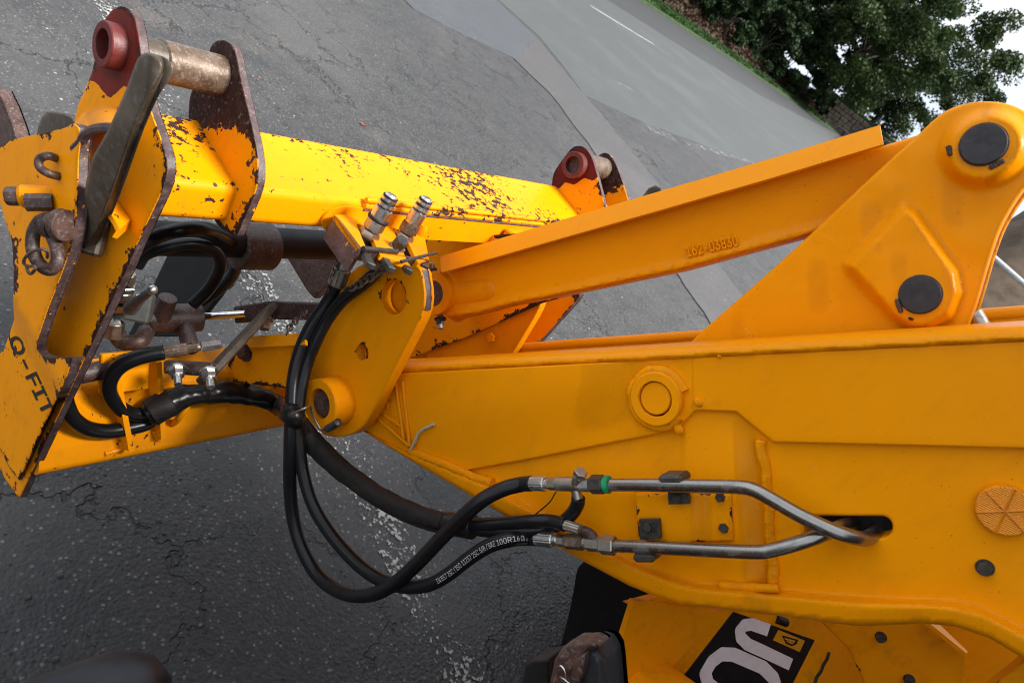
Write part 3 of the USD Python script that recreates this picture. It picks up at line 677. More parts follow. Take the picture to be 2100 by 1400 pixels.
obj('arm', box_axes(atd(2090, 508, 14), camv(.87, -.5, 0), camv(.5, .87, .3), np.cross(camv(.87, -.5, 0), camv(.5, .87, .3)), .5, .12, .06, .01), M['greypaint'], b3, smooth=False)
obj('plate', box_axes(atd(2070, 521, 14), camv(.5, .87, 0), camv(.87, -.5, .3), np.cross(camv(.5, .87, 0), camv(.87, -.5, .3)), .22, .1, .06, .01), M['greypaint'], b3, smooth=False)

# ================================================================== the loader
YA, YE = 0.963, 0.90

# ------------------------------------------------------------------ loader arms
LW = interp_line([(560, 800), (745, 880), (830, 920), (1000, 985), (1100, 1043), (1190, 1096), (1300, 1150), (1380, 1182), (1440, 1197), (1600, 1208), (1760, 1221), (1950, 1230), (2010, 1243), (2100, 1288), (2200, 1345)])
LBl = [(635, 830), (660, 842), (745, 884), (830, 937), (1010, 1042), (1190, 1147), (1290, 1200), (1345, 1222), (1400, 1240), (1600, 1262), (1700, 1276), (1760, 1283), (1830, 1281), (1890, 1277), (1960, 1284), (2030, 1308), (2100, 1350), (2200, 1410)]
LB = interp_line(LBl)
TW = interp_line([(600, 779), (820, 766), (1250, 745), (1400, 737), (1700, 722), (2100, 702), (2200, 697)])
TT = interp_line([(600, 753), (835, 742), (1250, 718), (1500, 702), (1800, 684), (2100, 665), (2200, 660)])
CR = interp_line([(600, 1000), (930, 969), (1100, 938), (1250, 908), (1390, 881)])
def arm_off(x, y):
    lw, lb, tw, tt = LW(x), LB(x), TW(x), TT(x)
    s = np.clip((y - lw) / (lb - lw), 0, 1)
    stripx = 1500 + (y - 870) * .078
    left = 1 - sst(stripx, stripx + 50, x)
    below = np.clip((y - CR(x)) / 110, 0, 1)
    o = .011 * left * np.where(x < 1400, below, np.clip((y - 845) / 130, 0, 1))
    o = o + .020 * sst(0, .30, s) - .004 * sst(.30, 1, s) - .010 * sst(.88, 1.0, s)
    u = np.clip((tw - y) / (tw - tt), 0, 1)
    o = o + .013 * sst(0, .16, u) - .002 * u - .022 * np.clip((u - .45) / .55, 0, 1) ** 2
    return o
top_pts = [(635, TT(635)), (835, TT(835)), (1250, TT(1250)), (1500, TT(1500)), (1800, TT(1800)), (2200, TT(2200))]
ARM = top_pts + LBl[::-1]
SLOT = [(1650, 1057), (1808, 1057)] + [(1808 + 23 * math.sin(a), 1079.5 - 22.5 * math.cos(a)) for a in np.linspace(.2, 2.94, 8)] + [(1808, 1102), (1650, 1102)]
def make_arm(first=True):
    t = thing('loader_boom', 'yellow loader boom nearest the viewer, carrying the steel pipes and the round reflector', 'loader boom', at(1355, 815, YA), )
    fc, fl, ed = relief(ARM, YA, .11, arm_off, [SLOT], step=6, bev_px=4, bev_m=.004)
    b = obj('side_plate', fc, M['arm'], t, prim=fl); obj('box_walls', ed, M['arm'], b)
    sl = obj('slot_dark_plate', plate([(1630, 1045), (1850, 1045), (1850, 1115), (1630, 1115)], YA + .035, .01), M['black'], b)  # black plate stands in for the shade inside the slot
    # lapped cover plate, upper right, and upper left panel
    up = relief([(1418, 842), (1440, 840), (1510, 843), (1585, 905), (2100, 918), (2200, 920), (2200, TW(2200) - 2), (1418, TW(1418) - 2)], YA, .002, lambda x, y: .0085 + 0 * x, step=14, bev_px=3, bev_m=.0015, back=False)
    o = obj('cover_plate', up[0], M['arm'], t, prim=up[1]); obj('plate_rim', up[2], M['arm'], o)
    lp = relief([(640, TW(640) - 2), (1424, TW(1424) - 2), (1424, 842), (1390, 881), (1250, 908), (1100, 938), (930, 969), (820, 920), (745, 880), (640, 832)], YA, .002, lambda x, y: (.0075 + .0012 * sst(1390, 1424, x)) + .012 * sst(0, 150, CR(x) - y) * (1 - .6 * sst(80, 320, CR(x) - y)) * (1 - sst(1180, 1330, x)), step=9, bev_px=3, bev_m=.0015, back=False)
    o = obj('front_panel', lp[0], M['arm'], t, prim=lp[1]); obj('plate_rim', lp[2], M['arm'], o)
    # welds
    obj('weld_bead', weld(ats([(845, 925), (880, 938), (930, 958), (975, 978), (1010, 990)], YA - .012), .0085, 1), M['arm'], t, smooth=60)
    obj('weld_bead', weld(ats([(835, 768), (880, 766), (925, 766)], YA - .010), .0045, 2), M['arm'], t, smooth=60)
    obj('weld_bead', weld(ats([(1564, 902), (1570, 985), (1579, 1090), (1588, 1196)], YA - .003), .0075, 3), M['arm'], t, smooth=60)
    obj('weld_bead', weld(ats([(1480, 1199), (1530, 1203), (1600, 1206)], YA - .014), .006, 4), M['arm'], t, smooth=60)
    # pivot boss with its painted pin cap
    R = px2m(60, at(1355, 815, YA)); c = at(1356, 814, YA)
    bs = obj('pivot_boss', ring(c - [0, .022, 0], c + [0, .02, 0], R * .60, R * .93, 64), M['arm'], t)
    tt_ = np.linspace(.35 * math.pi, 2.2 * math.pi, 40); wp = np.c_[c[0] + R * .97 * np.cos(tt_), np.full(40, c[1] - .010), c[2] + R * .97 * np.sin(tt_)]
    obj('weld_bead', weld(wp[::4], .0075, 5), M['arm'], bs, smooth=60)
    obj('pin_cap', cyl(c - [0, .0195, 0] + np.array([-.001, 0, .0]), c, R * .555, 48), M['arm'], bs)
    obj('pin_gap', cyl(c - [0, .012, 0], c + [0, .01, 0], R * .60, 40), M['rust'], bs)
    # weld spatter lumps
    for x, y, r in ((1392, 880, .007), (1432, 824, .006), (1340, 760, .006), (1475, 730, .003)):
        s = trimesh.creation.icosphere(2, r); s.vertices = s.vertices * [1.2, .7, 1.0] + at(x, y, YA - .010); obj('weld_lump', s, M['arm'], t, smooth=True)
    # forged panel with a triangular rib and lettering at the tip
    for pl in ([(826, 782), (840, 914)], [(812, 786), (828, 900)], [(775, 858), (840, 914)], [(786, 848), (826, 876)]):
        obj('cast_rib', tube(spline(ats(pl, YA - .0200), 8), .0034, 8), M['arm'], t, smooth=True)
    obj('cast_lettering', px_text('331/41040', YA - .0195, (815, 886), (-14, -90), 15, .0012, False), M['arm'], t, smooth=False)
    obj('cast_arrow', tube(ats([(782, 850), (791, 818), (797, 838), (790, 836)], YA - .0200), .0024, 8), M['arm'], t)
    obj('chalk_mark', [tube(spline(at(np.array([842, 852, 862, 890]), np.array([922, 902, 884, 869]), np.array([YA - .0205] * 4)), 4), .0030, 8)], M['chalk'], t)
    # round reflector and bolt
    c = at(2062, 1043, YA)
    rf = obj('reflector', cyl(c - [0, .010, 0], c, px2m(52, c), 48), M['reflector'], t, label='round amber reflector')
    for k in range(3):
        a = k * math.pi / 3 + 1.0; d = np.array([math.cos(a), 0, math.sin(a)]) * px2m(50, c)
        obj('reflector_rib', tube(np.array([c - d - [0, .0105, 0], c + d - [0, .0105, 0]]), .0011, 6), M['reflector2'], rf)
    c = at(2020, 1163, YA); obj('bolt', hexbolt(c, [0, -1, 0], px2m(14, c), .009), M['bolt'], t)
    # pipe bracket, bolted on
    br = relief([(1303, 1012), (1500, 1012), (1504, 1108), (1385, 1112), (1310, 1105)], YA - .006, .0, lambda x, y: .024 - .012 * sst(1420, 1455, x), step=7, bev_px=3, bev_m=.0015)
    o = obj('pipe_bracket', br[0], M['ear'], t, prim=br[1]); obj('plate_rim', br[2], M['arm'], o)
    for x, y in ((1487, 1080), (1480, 1017)):
        c = at(x, y, YA - .013); obj('bolt', hexbolt(c, [0, -1, 0], px2m(11, c), .009), M['bolt'], o)
    for pts, bx in (([(1310, 1065), (1351, 1064), (1354, 1104), (1313, 1106)], (1331, 1080)), ([(1368, 985), (1410, 985), (1413, 1033), (1371, 1034)], (1391, 1020))):
        cl = obj('pipe_clamp', plate(pts, YA - .044, .007), M['bolt'], o, smooth=False); c = at(*bx, YA - .045); obj('bolt', hexbolt(c, [0, -1, 0], px2m(10, c), .007), M['bolt'], cl)
    for p, q in (((1360, 978), (1408, 978)), ((1308, 1137), (1350, 1137))):
        A, B = at(*p, YA - .05), at(*q, YA - .05); obj('clamp_saddle', box_axes((A + B) / 2, (B - A) / np.linalg.norm(B - A), np.array([0, 1.0, 0]), np.cross((B - A) / np.linalg.norm(B - A), [0, 1.0, 0]), np.linalg.norm(B - A), .036, .013, .004), M['bolt'], o, smooth=False)
    # steel pipes
    yp = YA - .060
    P1 = pxpath([(1248, 994, yp), (1330, 994, yp), (1420, 996, yp), (1510, 998, yp), (1545, 1004, yp), (1580, 1022, yp), (1640, 1056, yp + .004), (1700, 1084, yp + .010), (1740, 1098, yp + .020), (1772, 1104, yp + .040), (1793, 1094, yp + .075), (1803, 1078, yp + .12)], 10)
    P2 = pxpath([(1258, 1118, yp), (1340, 1122, yp), (1440, 1127, yp), (1545, 1131, yp), (1580, 1128, yp + .002), (1630, 1115, yp + .008), (1680, 1098, yp + .020), (1715, 1084, yp + .045), (1745, 1072, yp + .085), (1760, 1066, yp + .12)], 10)
    rp = px2m(14.0, at(1400, 1000, yp))
    for P in (P1, P2): obj('steel_pipe', tube(P, rp, 24), M['pipe'], t, smooth=True)
    return t
g = G(); p = g.pos(); ck = g.n('voronoi_texture', 'distance', vector=g.scale(p, (1, 0, 1), (0, .4, 0)), scale=420.0, metric='manhattan', randomness=.15)
M['reflector'] = g.make('amber_reflector', g.n('principled_bsdf', 'BSDF', base_color=g.mix(ck, (.80, .27, .004), (.72, .22, .003)), roughness=.22, normal=g.bump(ck, .8, .0015)))
M['reflector2'] = plain('amber_reflector_rib', (.70, .21, .003), .3)
make_arm()
# the far arm, seen over the near one
YF = 1.30
t = thing('loader_boom', 'far yellow loader boom, only its top strip showing above the near boom', 'loader boom', at(1355, 815, YA) + [0, .34, 0])
dy = YF - YA
pa = [tuple(to_px(at(x, y, YA) + [0, dy, 0])) for x, y in ARM]
fc, fl, ed = relief(pa, YF, .09, None, step=22, bev_px=4, bev_m=.008)
b = obj('side_plate', fc, M['arm'], t, prim=fl); obj('box_walls', ed, M['arm'], b)
obj('top_rail', tube(np.array([at(*to_px(at(x, TT(x) + 3, YA) + [0, dy, 0]), YF) for x in (620, 900, 1250, 1500, 1800, 2150)]) + [0, .01, 0], .012, 12), M['arm'], t, smooth=True)
# steel cylinder rod below the bell crank
YL = 1.082
rd = thing('cylinder_rod', 'bright steel hydraulic rod below the lower bell crank pin', 'hydraulic rod', at(2000, 655, YL + .02))
a, b = at(1995, 640, YL + .03), at(2030, 700, YL + .03); obj('rod', cyl(a, a + (b - a) * 3, px2m(17, a), 32), M['zincworn'], rd); obj('rod_end', cyl(a + (b - a) * 3, a + (b - a) * 8, px2m(30, a), 32), M['arm'], rd)

# ------------------------------------------------------------------ bell crank between the arms
c1, c2 = (2020, 303), (1892, 603)
LEV = [(1405, 720), (1418, 697), (1600, 540), (1800, 350), (1880, 280), (1912, 248), (1940, 226), (1985, 210), (2035, 207), (2085, 217), (2125, 245), (2148, 290), (2140, 345), (2100, 388), (2075, 425), (2053, 465), (2035, 515), (2022, 560), (2008, 608), (1998, 640), (1975, 700), (1970, 740), (1405, 740)]
LEV = rounded(LEV)
RB1 = px2m(66, at(*c1, YL)); P1C, P2C = at(*c1, YL), at(*c2, YL)
pad = Polygon([(1742, 545), (1855, 430), (1872, 440), (1955, 558), (1962, 600), (1945, 645), (1905, 668), (1870, 668), (1835, 645)])
padl = LineString(list(pad.exterior.coords))
def lev_off(x, y):
    Q = at(x, y, np.full(np.shape(x), YL)); d1 = np.hypot(Q[:, 0] - P1C[0], Q[:, 2] - P1C[2])
    o = .026 * (1 - sst(RB1 * .86, RB1 * 1.30, d1)) 
    pts = shapely.points(np.c_[x, y]); sd_ = np.where(shapely.contains(pad, pts), 1, -1) * shapely.distance(pts, padl)
    o = np.maximum(o, .021 * sst(-16, 5, sd_))
    o = o + .0025 * (meshkit.noise(np.c_[x / 55, y / 55, 0 * x], 4) - .5)
    return o
t = thing('bell_crank', 'thick yellow bell crank plate with two black pin ends', 'bell crank', P2C)
fc, fl, ed = relief(LEV, YL, .028, lev_off, step=6, bev_px=6, bev_m=.006)
o = obj('front_plate', fc, M['link'], t, prim=fl); obj('plate_rim', ed, M['link'], o)
fc, fl, ed = relief([(x, y) for x, y in np.array([to_px(at(x, y, YL) + [0, .085, 0]) for x, y in LEV])], YL + .085, .022, None, step=24, bev_px=4, bev_m=.004)
o = obj('rear_plate', fc, M['link'], t, prim=fl); obj('plate_rim', ed, M['link'], o)
for (px, py), R, base in ((c1, 41, .026), (c2, 38, .021)):
    c = at(px, py, YL); r = px2m(R, c)
    pn = obj('pin', lathe(c + [0, .12, 0], [0, -1, 0], [(0, r), (.12 + base + .002, r), (.12 + base + .006, r * .95), (.12 + base + .0065, r * .5), (.12 + base + .0055, r * .3)], 56), M['pincap'], t, smooth=40)
    obj('pin_seat', ring(c - [0, base - .004, 0], c - [0, base + .0012, 0], r * 1.0, r * 1.045, 56), M['rust'], pn)
for pts in ([(2022, 342), (2035, 350), (2062, 333), (2058, 325)], [(1941, 300), (1948, 297), (1952, 318), (1945, 321)], [(1836, 614), (1842, 612), (1850, 640), (1846, 642)], [(1858, 646), (1880, 656), (1878, 660), (1856, 652)]):
    q = np.mean(pts, axis=0)
    obj('paint_chip', tube(spline(ats([((pts[0][0] + pts[1][0]) / 2, (pts[0][1] + pts[1][1]) / 2), tuple(q), ((pts[2][0] + pts[3][0]) / 2, (pts[2][1] + pts[3][1]) / 2)], YL - (.0225 if q[1] > 450 else .026)), 6) , [.002, .003, .0035, .003, .0034, .0036, .003, .0034, .003, .003, .003, .003, .002], 8), M['rust'], t)

# ------------------------------------------------------------------ tipping link
YK = YL + .044
tl = thing('tipping_link', 'long yellow tipping link with a flanged top and a round eye at its hitch end', 'link', at(900, 600, YK))
LT = interp_line([(880, 575), (908, 562), (1815, 300), (1990, 248)]); LL = interp_line([(880, 660), (985, 645), (1050, 627), (1170, 604), (1400, 556), (1640, 491), (1900, 420), (1990, 395)])
WEB = [(905, 560), (1815, 298), (1985, 246), (1985, 396), (1900, 420), (1640, 491), (1400, 556), (1170, 604), (1050, 627), (985, 645), (930, 655), (900, 640)]
def web_off(x, y):
    v = np.clip((LL(x) - y) / (LL(x) - LT(x)), 0, 1); return .012 * (1 - sst(0, .22, v)) - .020 * (1 - sst(0, .07, v)) + .004 * sst(.3, 1, v)
fc, fl, ed = relief(WEB, YK, .035, web_off, step=8, bev_px=6, bev_m=.006)
o = obj('web', fc, M['link'], tl, prim=fl); obj('web_walls', ed, M['link'], o)
# angle flange: ridge with a front lip and a back lip
rx = np.array([905, 1130, 1360, 1590, 1806]); ry = np.array([529, 462, 395, 328, 262])
lx = np.array([909, 1134, 1364, 1594, 1813]); ly = np.array([561, 497, 432, 366, 300])
RG = at(rx, ry, np.full(5, YK - .012)); FL = at(lx, ly, np.full(5, YK - .030))
BK = RG + np.array([.012, .050, -.030]) * 1.0
tt2 = .005
def slab(A, B, th):
    n = np.cross(A[-1] - A[0], B[0] - A[0]); n /= np.linalg.norm(n); n *= th
    V = np.vstack([A, B, A + n, B + n]); k = len(A); f = []
    for i in range(k - 1):
        f += [[i, i + 1, k + i + 1], [i, k + i + 1, k + i], [2 * k + i, 3 * k + i + 1, 2 * k + i + 1], [2 * k + i, 3 * k + i, 3 * k + i + 1]]
        f += [[i, 2 * k + i + 1, i + 1], [i, 2 * k + i, 2 * k + i + 1], [k + i, k + i + 1, 3 * k + i + 1], [k + i, 3 * k + i + 1, 3 * k + i]]
    for i in (0, k - 1): f += [[i, k + i, 3 * k + i], [i, 3 * k + i, 2 * k + i]]
    m = trimesh.Trimesh(V, f, process=False); m.fix_normals(); return m
obj('top_flange', [slab(RG, FL, -tt2), slab(RG, BK, tt2)], M['link'], tl, smooth=20)
for xs in ((1620, 1660), (1705, 1770)):
    obj('paint_chip', tube(spline(np.array([at(x, np.interp(x, rx, ry) + 4 + (k % 2) * 1.5, YK - .0135) for k, x in enumerate(np.linspace(*xs, 5))]), 4), .0012, 6), M['rust'], tl)
# eye
ce = at(889, 601, YK - .02); re = px2m(46, ce); cb = ce + [0, .11, 0]
ey = obj('eye_boss', lathe(cb, [0, -1, 0], [(0, re), (.102, re), (.108, re * .95), (.110, re * .55)], 56), M['link'], tl, smooth=40)
obj('eye_hole', cyl(ce - [0, .0008, 0], ce + [0, .02, 0], px2m(27, ce), 40), M['rust'], ey)
nk = at(975, 592, YK + .01); hull = []
for c_, r_ in ((at(925, 604, YK + .035), .046), (at(1010, 592, YK + .02), .032), (at(940, 640, YK + .035), .022)): 
    s = trimesh.creation.icosphere(3, r_); hull.append(s.vertices * [1, .9, 1] + c_)
obj('eye_neck', trimesh.convex.convex_hull(np.vstack(hull)), M['link'], tl, smooth=60)
for (x, y, d) in ((886, 560, -1), (903, 654, 1)):
    c = at(x, y, YK + .002); dd = camv(.05, d, -.3); b = obj('pinch_bolt', hexbolt(c, dd, px2m(10, c), .012), M['bolt'], ey)
    obj('bolt_shank', cyl(c - dd * .02, c + dd * .022, px2m(6, c), 12), M['zincworn'], b)
obj('cast_number', px_text('162-03830', YK - .0035, (1409, 527), (107, -24), 21, .003, True), M['link'], tl, smooth=False)

# ------------------------------------------------------------------ quick hitch
Y1, Y2, Y3, Y4 = 0.470, 0.614, 1.638, 1.790
QH = thing('quick_hitch', 'chipped yellow quick hitch with red topped hooks, lettered Q-FIT on its end plate', 'quick hitch', at(60, 985, Y1))
def xz(px, py, Y): return at(px, py, Y)[[0, 2]]
# upper beam: a rolled box
B1, B2, B3 = xz(397, 235, Y2), xz(487, 386, Y2), xz(460, 464, Y2)
B4 = B1 + (B3 - B2)
obj('upper_beam', extr_y([B1, B2, B3, B4], Y1 + .006, Y4, .016), M['beam'], QH, smooth=40)
er = (B3 - B2) / np.linalg.norm(B3 - B2); nr = np.array([er[1], -er[0]])            # along the rear face, and out of it
if nr[0] < 0: nr = -nr
# padded plate along the rear of the beam
def on_rear(u, Yv, o=0.0):
    q = B2 + er * u + nr * o; return np.array([q[0], Yv, q[1]])
def rear_pad(name, U0, U1, Ya, Yb, th, mat, parent, rnd=True):
    pts = []
    for a in np.linspace(math.pi / 2, 3 * math.pi / 2, 14): pts.append((Ya + (U1 - U0) / 2 + (U1 - U0) / 2 * math.cos(a) * 1.6, (U0 + U1) / 2 + (U1 - U0) / 2 * math.sin(a)))
    pts += [(Yb, U0), (Yb, U1)]
    m = trimesh.creation.extrude_polygon(Polygon(pts).buffer(0), th, engine='earcut'); v = m.vertices
    m.vertices = np.array([on_rear(u, y, o + .0005) for y, u, o in v]); m.fix_normals(); return obj(name, m, mat, parent, smooth=30)
pd = rear_pad('pad_plate', .010, .066, .80, 1.62, .006, M['hitch'], QH)
def pad_rim(U0, U1, Ya, Yb, o):
    pts = [(Yb, U0)] + [(Ya + (U1 - U0) / 2 + (U1 - U0) / 2 * math.cos(a) * 1.6, (U0 + U1) / 2 + (U1 - U0) / 2 * math.sin(a)) for a in np.linspace(math.pi / 2, 3 * math.pi / 2, 24)][::-1 if False else 1]
    return np.array([on_rear(u, y, o) for y, u in pts])
seq = np.array([on_rear(.0125, y, .0055) for y in np.linspace(.86, 1.60, 12)]); obj('worn_rim', tube(seq, .0028, 8), M['edge'], pd)
for k, u in enumerate((-.006, .006)): obj('weld_bead', weld(np.array([on_rear(u, y, .003) for y in np.linspace(.86, 1.61, 8)]), .0055, 20 + k), M['beam'], QH, smooth=60)

# end plate with its hook (inner plate of the near end)
HOOK = [(150, 262), (160, 216), (172, 190), (188, 150), (205, 80), (214, 42), (230, 20), (250, 12), (264, 18), (277, 36), (284, 70), (289, 106), (296, 160), (303, 196), (312, 232), (326, 270), (336, 300), (342, 322), (344, 345), (340, 372), (330, 398), (316, 428), (300, 462), (282, 500), (266, 540), (40, 1022), (12, 985), (-14, 930), (-14, 800), (20, 745), (62, 655), (62, 560), (52, 470), (62, 400), (110, 300)]
def hook_red(cx, cy, r0): return lambda x, y: np.clip(1.0 - np.hypot((x - cx), (y - cy) * .75) / (2 * r0), 0, 1)
relief_obj('end_plate', QH, M['hitch'], M['edge'], pts=HOOK, Y=Y1, thick=.013, step=9, bev_px=3, bev_m=.002, fields={'red': lambda x, y: np.clip(.5 + (188 + 14 * np.sin(x / 11) - y + (x - 235) * .15) / 60, 0, 1)})
cr = at(209, 90, Y1 - .021); rr = px2m(47, cr)
cc_ = cr + [0, .021, 0]
obj('hook_boss', ring(cr, cc_, rr * .64, rr, 44), M['red'], QH, label='red painted boss of the near hook')
obj('boss_recess', cyl(cr + [0, .016, 0], cc_ + [0, -.001, 0], rr * .66, 32), M['rust'], QH)
# outer housing plate, joggled onto the end plate, with its rolled top
def p1_off(x, y):
    k = sst(0, 1, np.clip(((y - 610) - (x - 25) * 2.0) / 60 + .2, 0, 1)); return -.052 * k
OUT = [(26, 286), (60, 279), (100, 271), (135, 262), (152, 252), (163, 262), (166, 290), (162, 320), (160, 400), (158, 440), (152, 480), (146, 510), (124, 570), (100, 630), (76, 700), (75, 716), (84, 728), (104, 734), (150, 732), (138, 770), (40, 985), (20, 960), (-60, 800), (-60, 720), (6, 722), (18, 690), (29, 655), (27, 620), (28, 561), (25, 498), (12, 456), (0, 415), (-60, 390), (-60, 330)]
YO = .412
hp = relief_obj('housing_plate', QH, M['hitch'], M['edge'], pts=OUT, Y=YO, thick=.013, off=p1_off, follow=True, step=9, bev_px=3, bev_m=.002)
# rolled cap joining housing plate and end plate
arc_o = ats([(140, 262), (152, 253), (163, 240), (176, 226), (196, 218), (216, 216), (240, 219)], Y1)
arc_i = ats([(150, 305), (163, 292), (170, 279), (182, 269), (198, 263), (217, 262), (236, 264)], YO + .003)
def shell(A, Bq, th):
    A, Bq = np.asarray(A), np.asarray(Bq); n = np.cross(np.gradient(A, axis=0), Bq - A); n /= np.linalg.norm(n, axis=1, keepdims=True); n *= th; k = len(A)
    V = np.vstack([A, Bq, A + n, Bq + n]); f = []
    for i in range(k - 1):
        f += [[i, i + 1, k + i + 1], [i, k + i + 1, k + i], [2 * k + i, 3 * k + i + 1, 2 * k + i + 1], [2 * k + i, 3 * k + i, 3 * k + i + 1], [i, 2 * k + i + 1, i + 1], [i, 2 * k + i, 2 * k + i + 1], [k + i, k + i + 1, 3 * k + i + 1], [k + i, 3 * k + i + 1, 3 * k + i]]
    for i in (0, k - 1): f += [[i, k + i, 3 * k + i], [i, 3 * k + i, 2 * k + i]]
    m = trimesh.Trimesh(V, f, process=False); m.fix_normals(); return m
cp = obj('rolled_cap', shell(arc_o, arc_i, .004), M['hitch'], hp, smooth=40)
obj('cap_edge', tube(spline(arc_i + [0, .002, 0], 6), .0065, 8), M['edge'], cp)
# oiled steel locking bar in the housing
BAR = rounded([(280, 122), (292, 110), (310, 107), (330, 112), (343, 126), (346, 150), (340, 176), (330, 198), (302, 262), (284, 316), (262, 382), (240, 440), (225, 480), (205, 508), (184, 522), (168, 512), (168, 440), (176, 370), (190, 320), (215, 280), (240, 226), (262, 176)])
def bar_off(x, y):
    l = np.interp(y, [110, 200, 300, 400, 520], [308, 300, 262, 225, 190]); return .022 + .052 * (1 - sst(240, 500, y)) - .012 * np.clip((x - l) / 40, 0, 1) ** 1.3
bo = relief_obj('locking_bar', QH, M['bar'], M['bar'], pts=[(x - (8 + 18 * float(sst(130, 200, y)) if x - np.interp(y, [110, 200, 300, 400, 520], [308, 290, 250, 215, 185]) > 0 else 0), y) for x, y in BAR], Y=.458, thick=.012, off=bar_off, follow='all', step=6, bev_px=6, bev_m=.005)
obj('bar_stop', box_axes(at(198, 470, .455), camv(.25, -.97, .0), camv(.97, .25, 0), np.cross(camv(.25, -.97, 0), camv(.97, .25, 0)), .075, .03, .02, .004), M['bar'], bo)
# gusset inside the housing
obj('gusset', shell(ats([(238, 405), (246, 420), (268, 450), (262, 470)], Y1 - .002), ats([(228, 440), (236, 452), (246, 470), (240, 490)], Y1 - .03), .006), M['hitch'], QH, smooth=60)
relief_obj('latch_pin', QH, M['bar'], M['bar'], pts=[(70, 310), (78, 262), (86, 240), (98, 229), (132, 232), (150, 240), (165, 262), (165, 310)], Y=.60, thick=.03, step=8, bev_px=6, bev_m=.006)
relief_obj('latch_arm', QH, M['rust'], M['rust'], pts=[(-60, 150), (-2, 182), (14, 215), (30, 258), (42, 300), (20, 330), (-60, 330)], Y=.62, thick=.03, step=8, bev_px=6, bev_m=.006)
# pins between the hook plates
p0 = at(300, 116, Y1 + .012); ax_y = np.array([0, 1.0, 0])
c2_ = at(415, 146, .585); pr = px2m(38, at(410, 145, .57))
pin_c = np.array([c2_[0], 0, c2_[2]])
obj('hook_pin', [cyl(pin_c + [0, Y1 + .011, 0], pin_c + [0, Y2, 0], pr, 40, .001)], M['bar'], QH)
obj('pin_sleeve', cyl(pin_c + [0, .522, 0], pin_c + [0, Y2 + .001, 0], pr * 1.10, 40, .002), M['pin'], QH)
# second hook plate
HK2 = [(428, 118), (430, 100), (438, 88), (452, 81), (468, 85), (480, 98), (486, 116), (494, 160), (502, 196), (511, 232), (519, 268), (527, 306), (531, 344), (530, 372), (524, 396), (514, 420), (502, 448), (490, 476), (484, 487), (470, 478), (450, 468), (420, 420), (392, 330), (386, 250), (388, 200), (400, 172), (424, 140)]
rst = lambda cx, y0, k: (lambda x, y: np.clip(.5 + (y0 - y + (x - cx) * k) / 70, 0, 1))
relief_obj('hook_plate', QH, M['hitch'], M['edge'], pts=rounded(HK2), Y=Y2, thick=.013, step=8, bev_px=3, bev_m=.002, fields={'rust': rst(460, 252, .25)})
# the far pair
def far_of(pts, Ya, Yb): return [tuple(q) for q in to_px(ats(pts, Ya) + [0, Yb - Ya, 0])]
HK3 = [(1132, 372), (1136, 352), (1152, 330), (1168, 308), (1178, 300), (1192, 299), (1204, 306), (1214, 322), (1220, 340), (1228, 372), (1238, 410), (1246, 440), (1256, 480), (1240, 520), (1170, 500), (1140, 450), (1128, 420)]
relief_obj('hook_plate', QH, M['hitch'], M['edge'], pts=rounded(HK3), Y=Y3, thick=.013, step=6, bev_px=2, bev_m=.002, fields={'red': lambda x, y: np.clip(.5 + (374 - y - (x - 1180) * .25 + 5 * np.sin(x / 6)) / 50, 0, 1)})
c3 = at(1183, 340, Y3); r3 = px2m(27, c3)
obj('hook_boss', ring(c3 - [0, .022, 0], c3 + [0, .002, 0], r3 * .62, r3, 40), M['red'], QH); obj('boss_recess', cyl(c3 - [0, .006, 0], c3 - [0, .001, 0], r3 * .64, 32), M['rust'], QH)
HK4 = [(1222, 330), (1228, 318), (1240, 312), (1252, 318), (1262, 334), (1270, 354), (1280, 382), (1292, 420), (1302, 460), (1280, 520), (1230, 500), (1216, 430), (1218, 370)]
relief_obj('hook_plate', QH, M['hitch'], M['edge'], pts=rounded(HK4), Y=Y4, thick=.013, step=6, bev_px=2, bev_m=.002, fields={'rust': lambda x, y: np.clip(.5 + (390 - y - (x - 1250) * .5) / 40, 0, 1)})
c4 = at(1236, 346, Y4); obj('hook_pin', cyl([c4[0], Y3 + .012, c4[2]], [c4[0], Y4 + .001, c4[2]], px2m(22, c4), 32), M['pin'], QH)
relief_obj('far_locking_bar', QH, M['bar'], M['bar'], pts=[(1296, 430), (1318, 402), (1330, 386), (1344, 380), (1356, 386), (1360, 402), (1350, 420), (1380, 460), (1320, 470)], Y=Y4 + .16, thick=.01, step=6, bev_px=4, bev_m=.004)

# Q-FIT lettering, lug, clevis, welds on the end plate
obj('lettering', px_text('Q-FIT', YO + .0515, (15, 692), (76, 163), 24, .0004), M['print'], QH, smooth=False)
def bar_path(pts, r, mat, name, parent, n=8, sides=14): return obj(name, tube(pxpath(pts, n), r, sides), mat, parent, smooth=True)
bar_path([(122, 362, YO), (100, 356, YO - .014), (84, 346, YO - .020), (79, 334, YO - .022), (84, 324, YO - .020), (100, 320, YO - .014), (118, 326, YO + .002)], .0055, M['rust'], 'loop_handle', QH)
cb_ = at(98, 402, YO); dv = camv(-.93, .08, -.35)
cl = obj('locking_bolt', [lathe(cb_, dv, [(-.01, .016), (.030, .016), (.034, .013)], 20)], M['hitch'], QH)
obj('bolt_head', hexbolt(cb_ + dv * .034, dv, .013, .016, False), M['rust'], cl); obj('bolt_nut', lathe(at(88, 415, YO - .012), dv, [(-.012, .012), (.020, .012)], 6), M['rust'], cl)
sh = thing('shackle', 'rusty bow shackle hanging from the hitch end plate', 'shackle', at(104, 470, YO - .02))
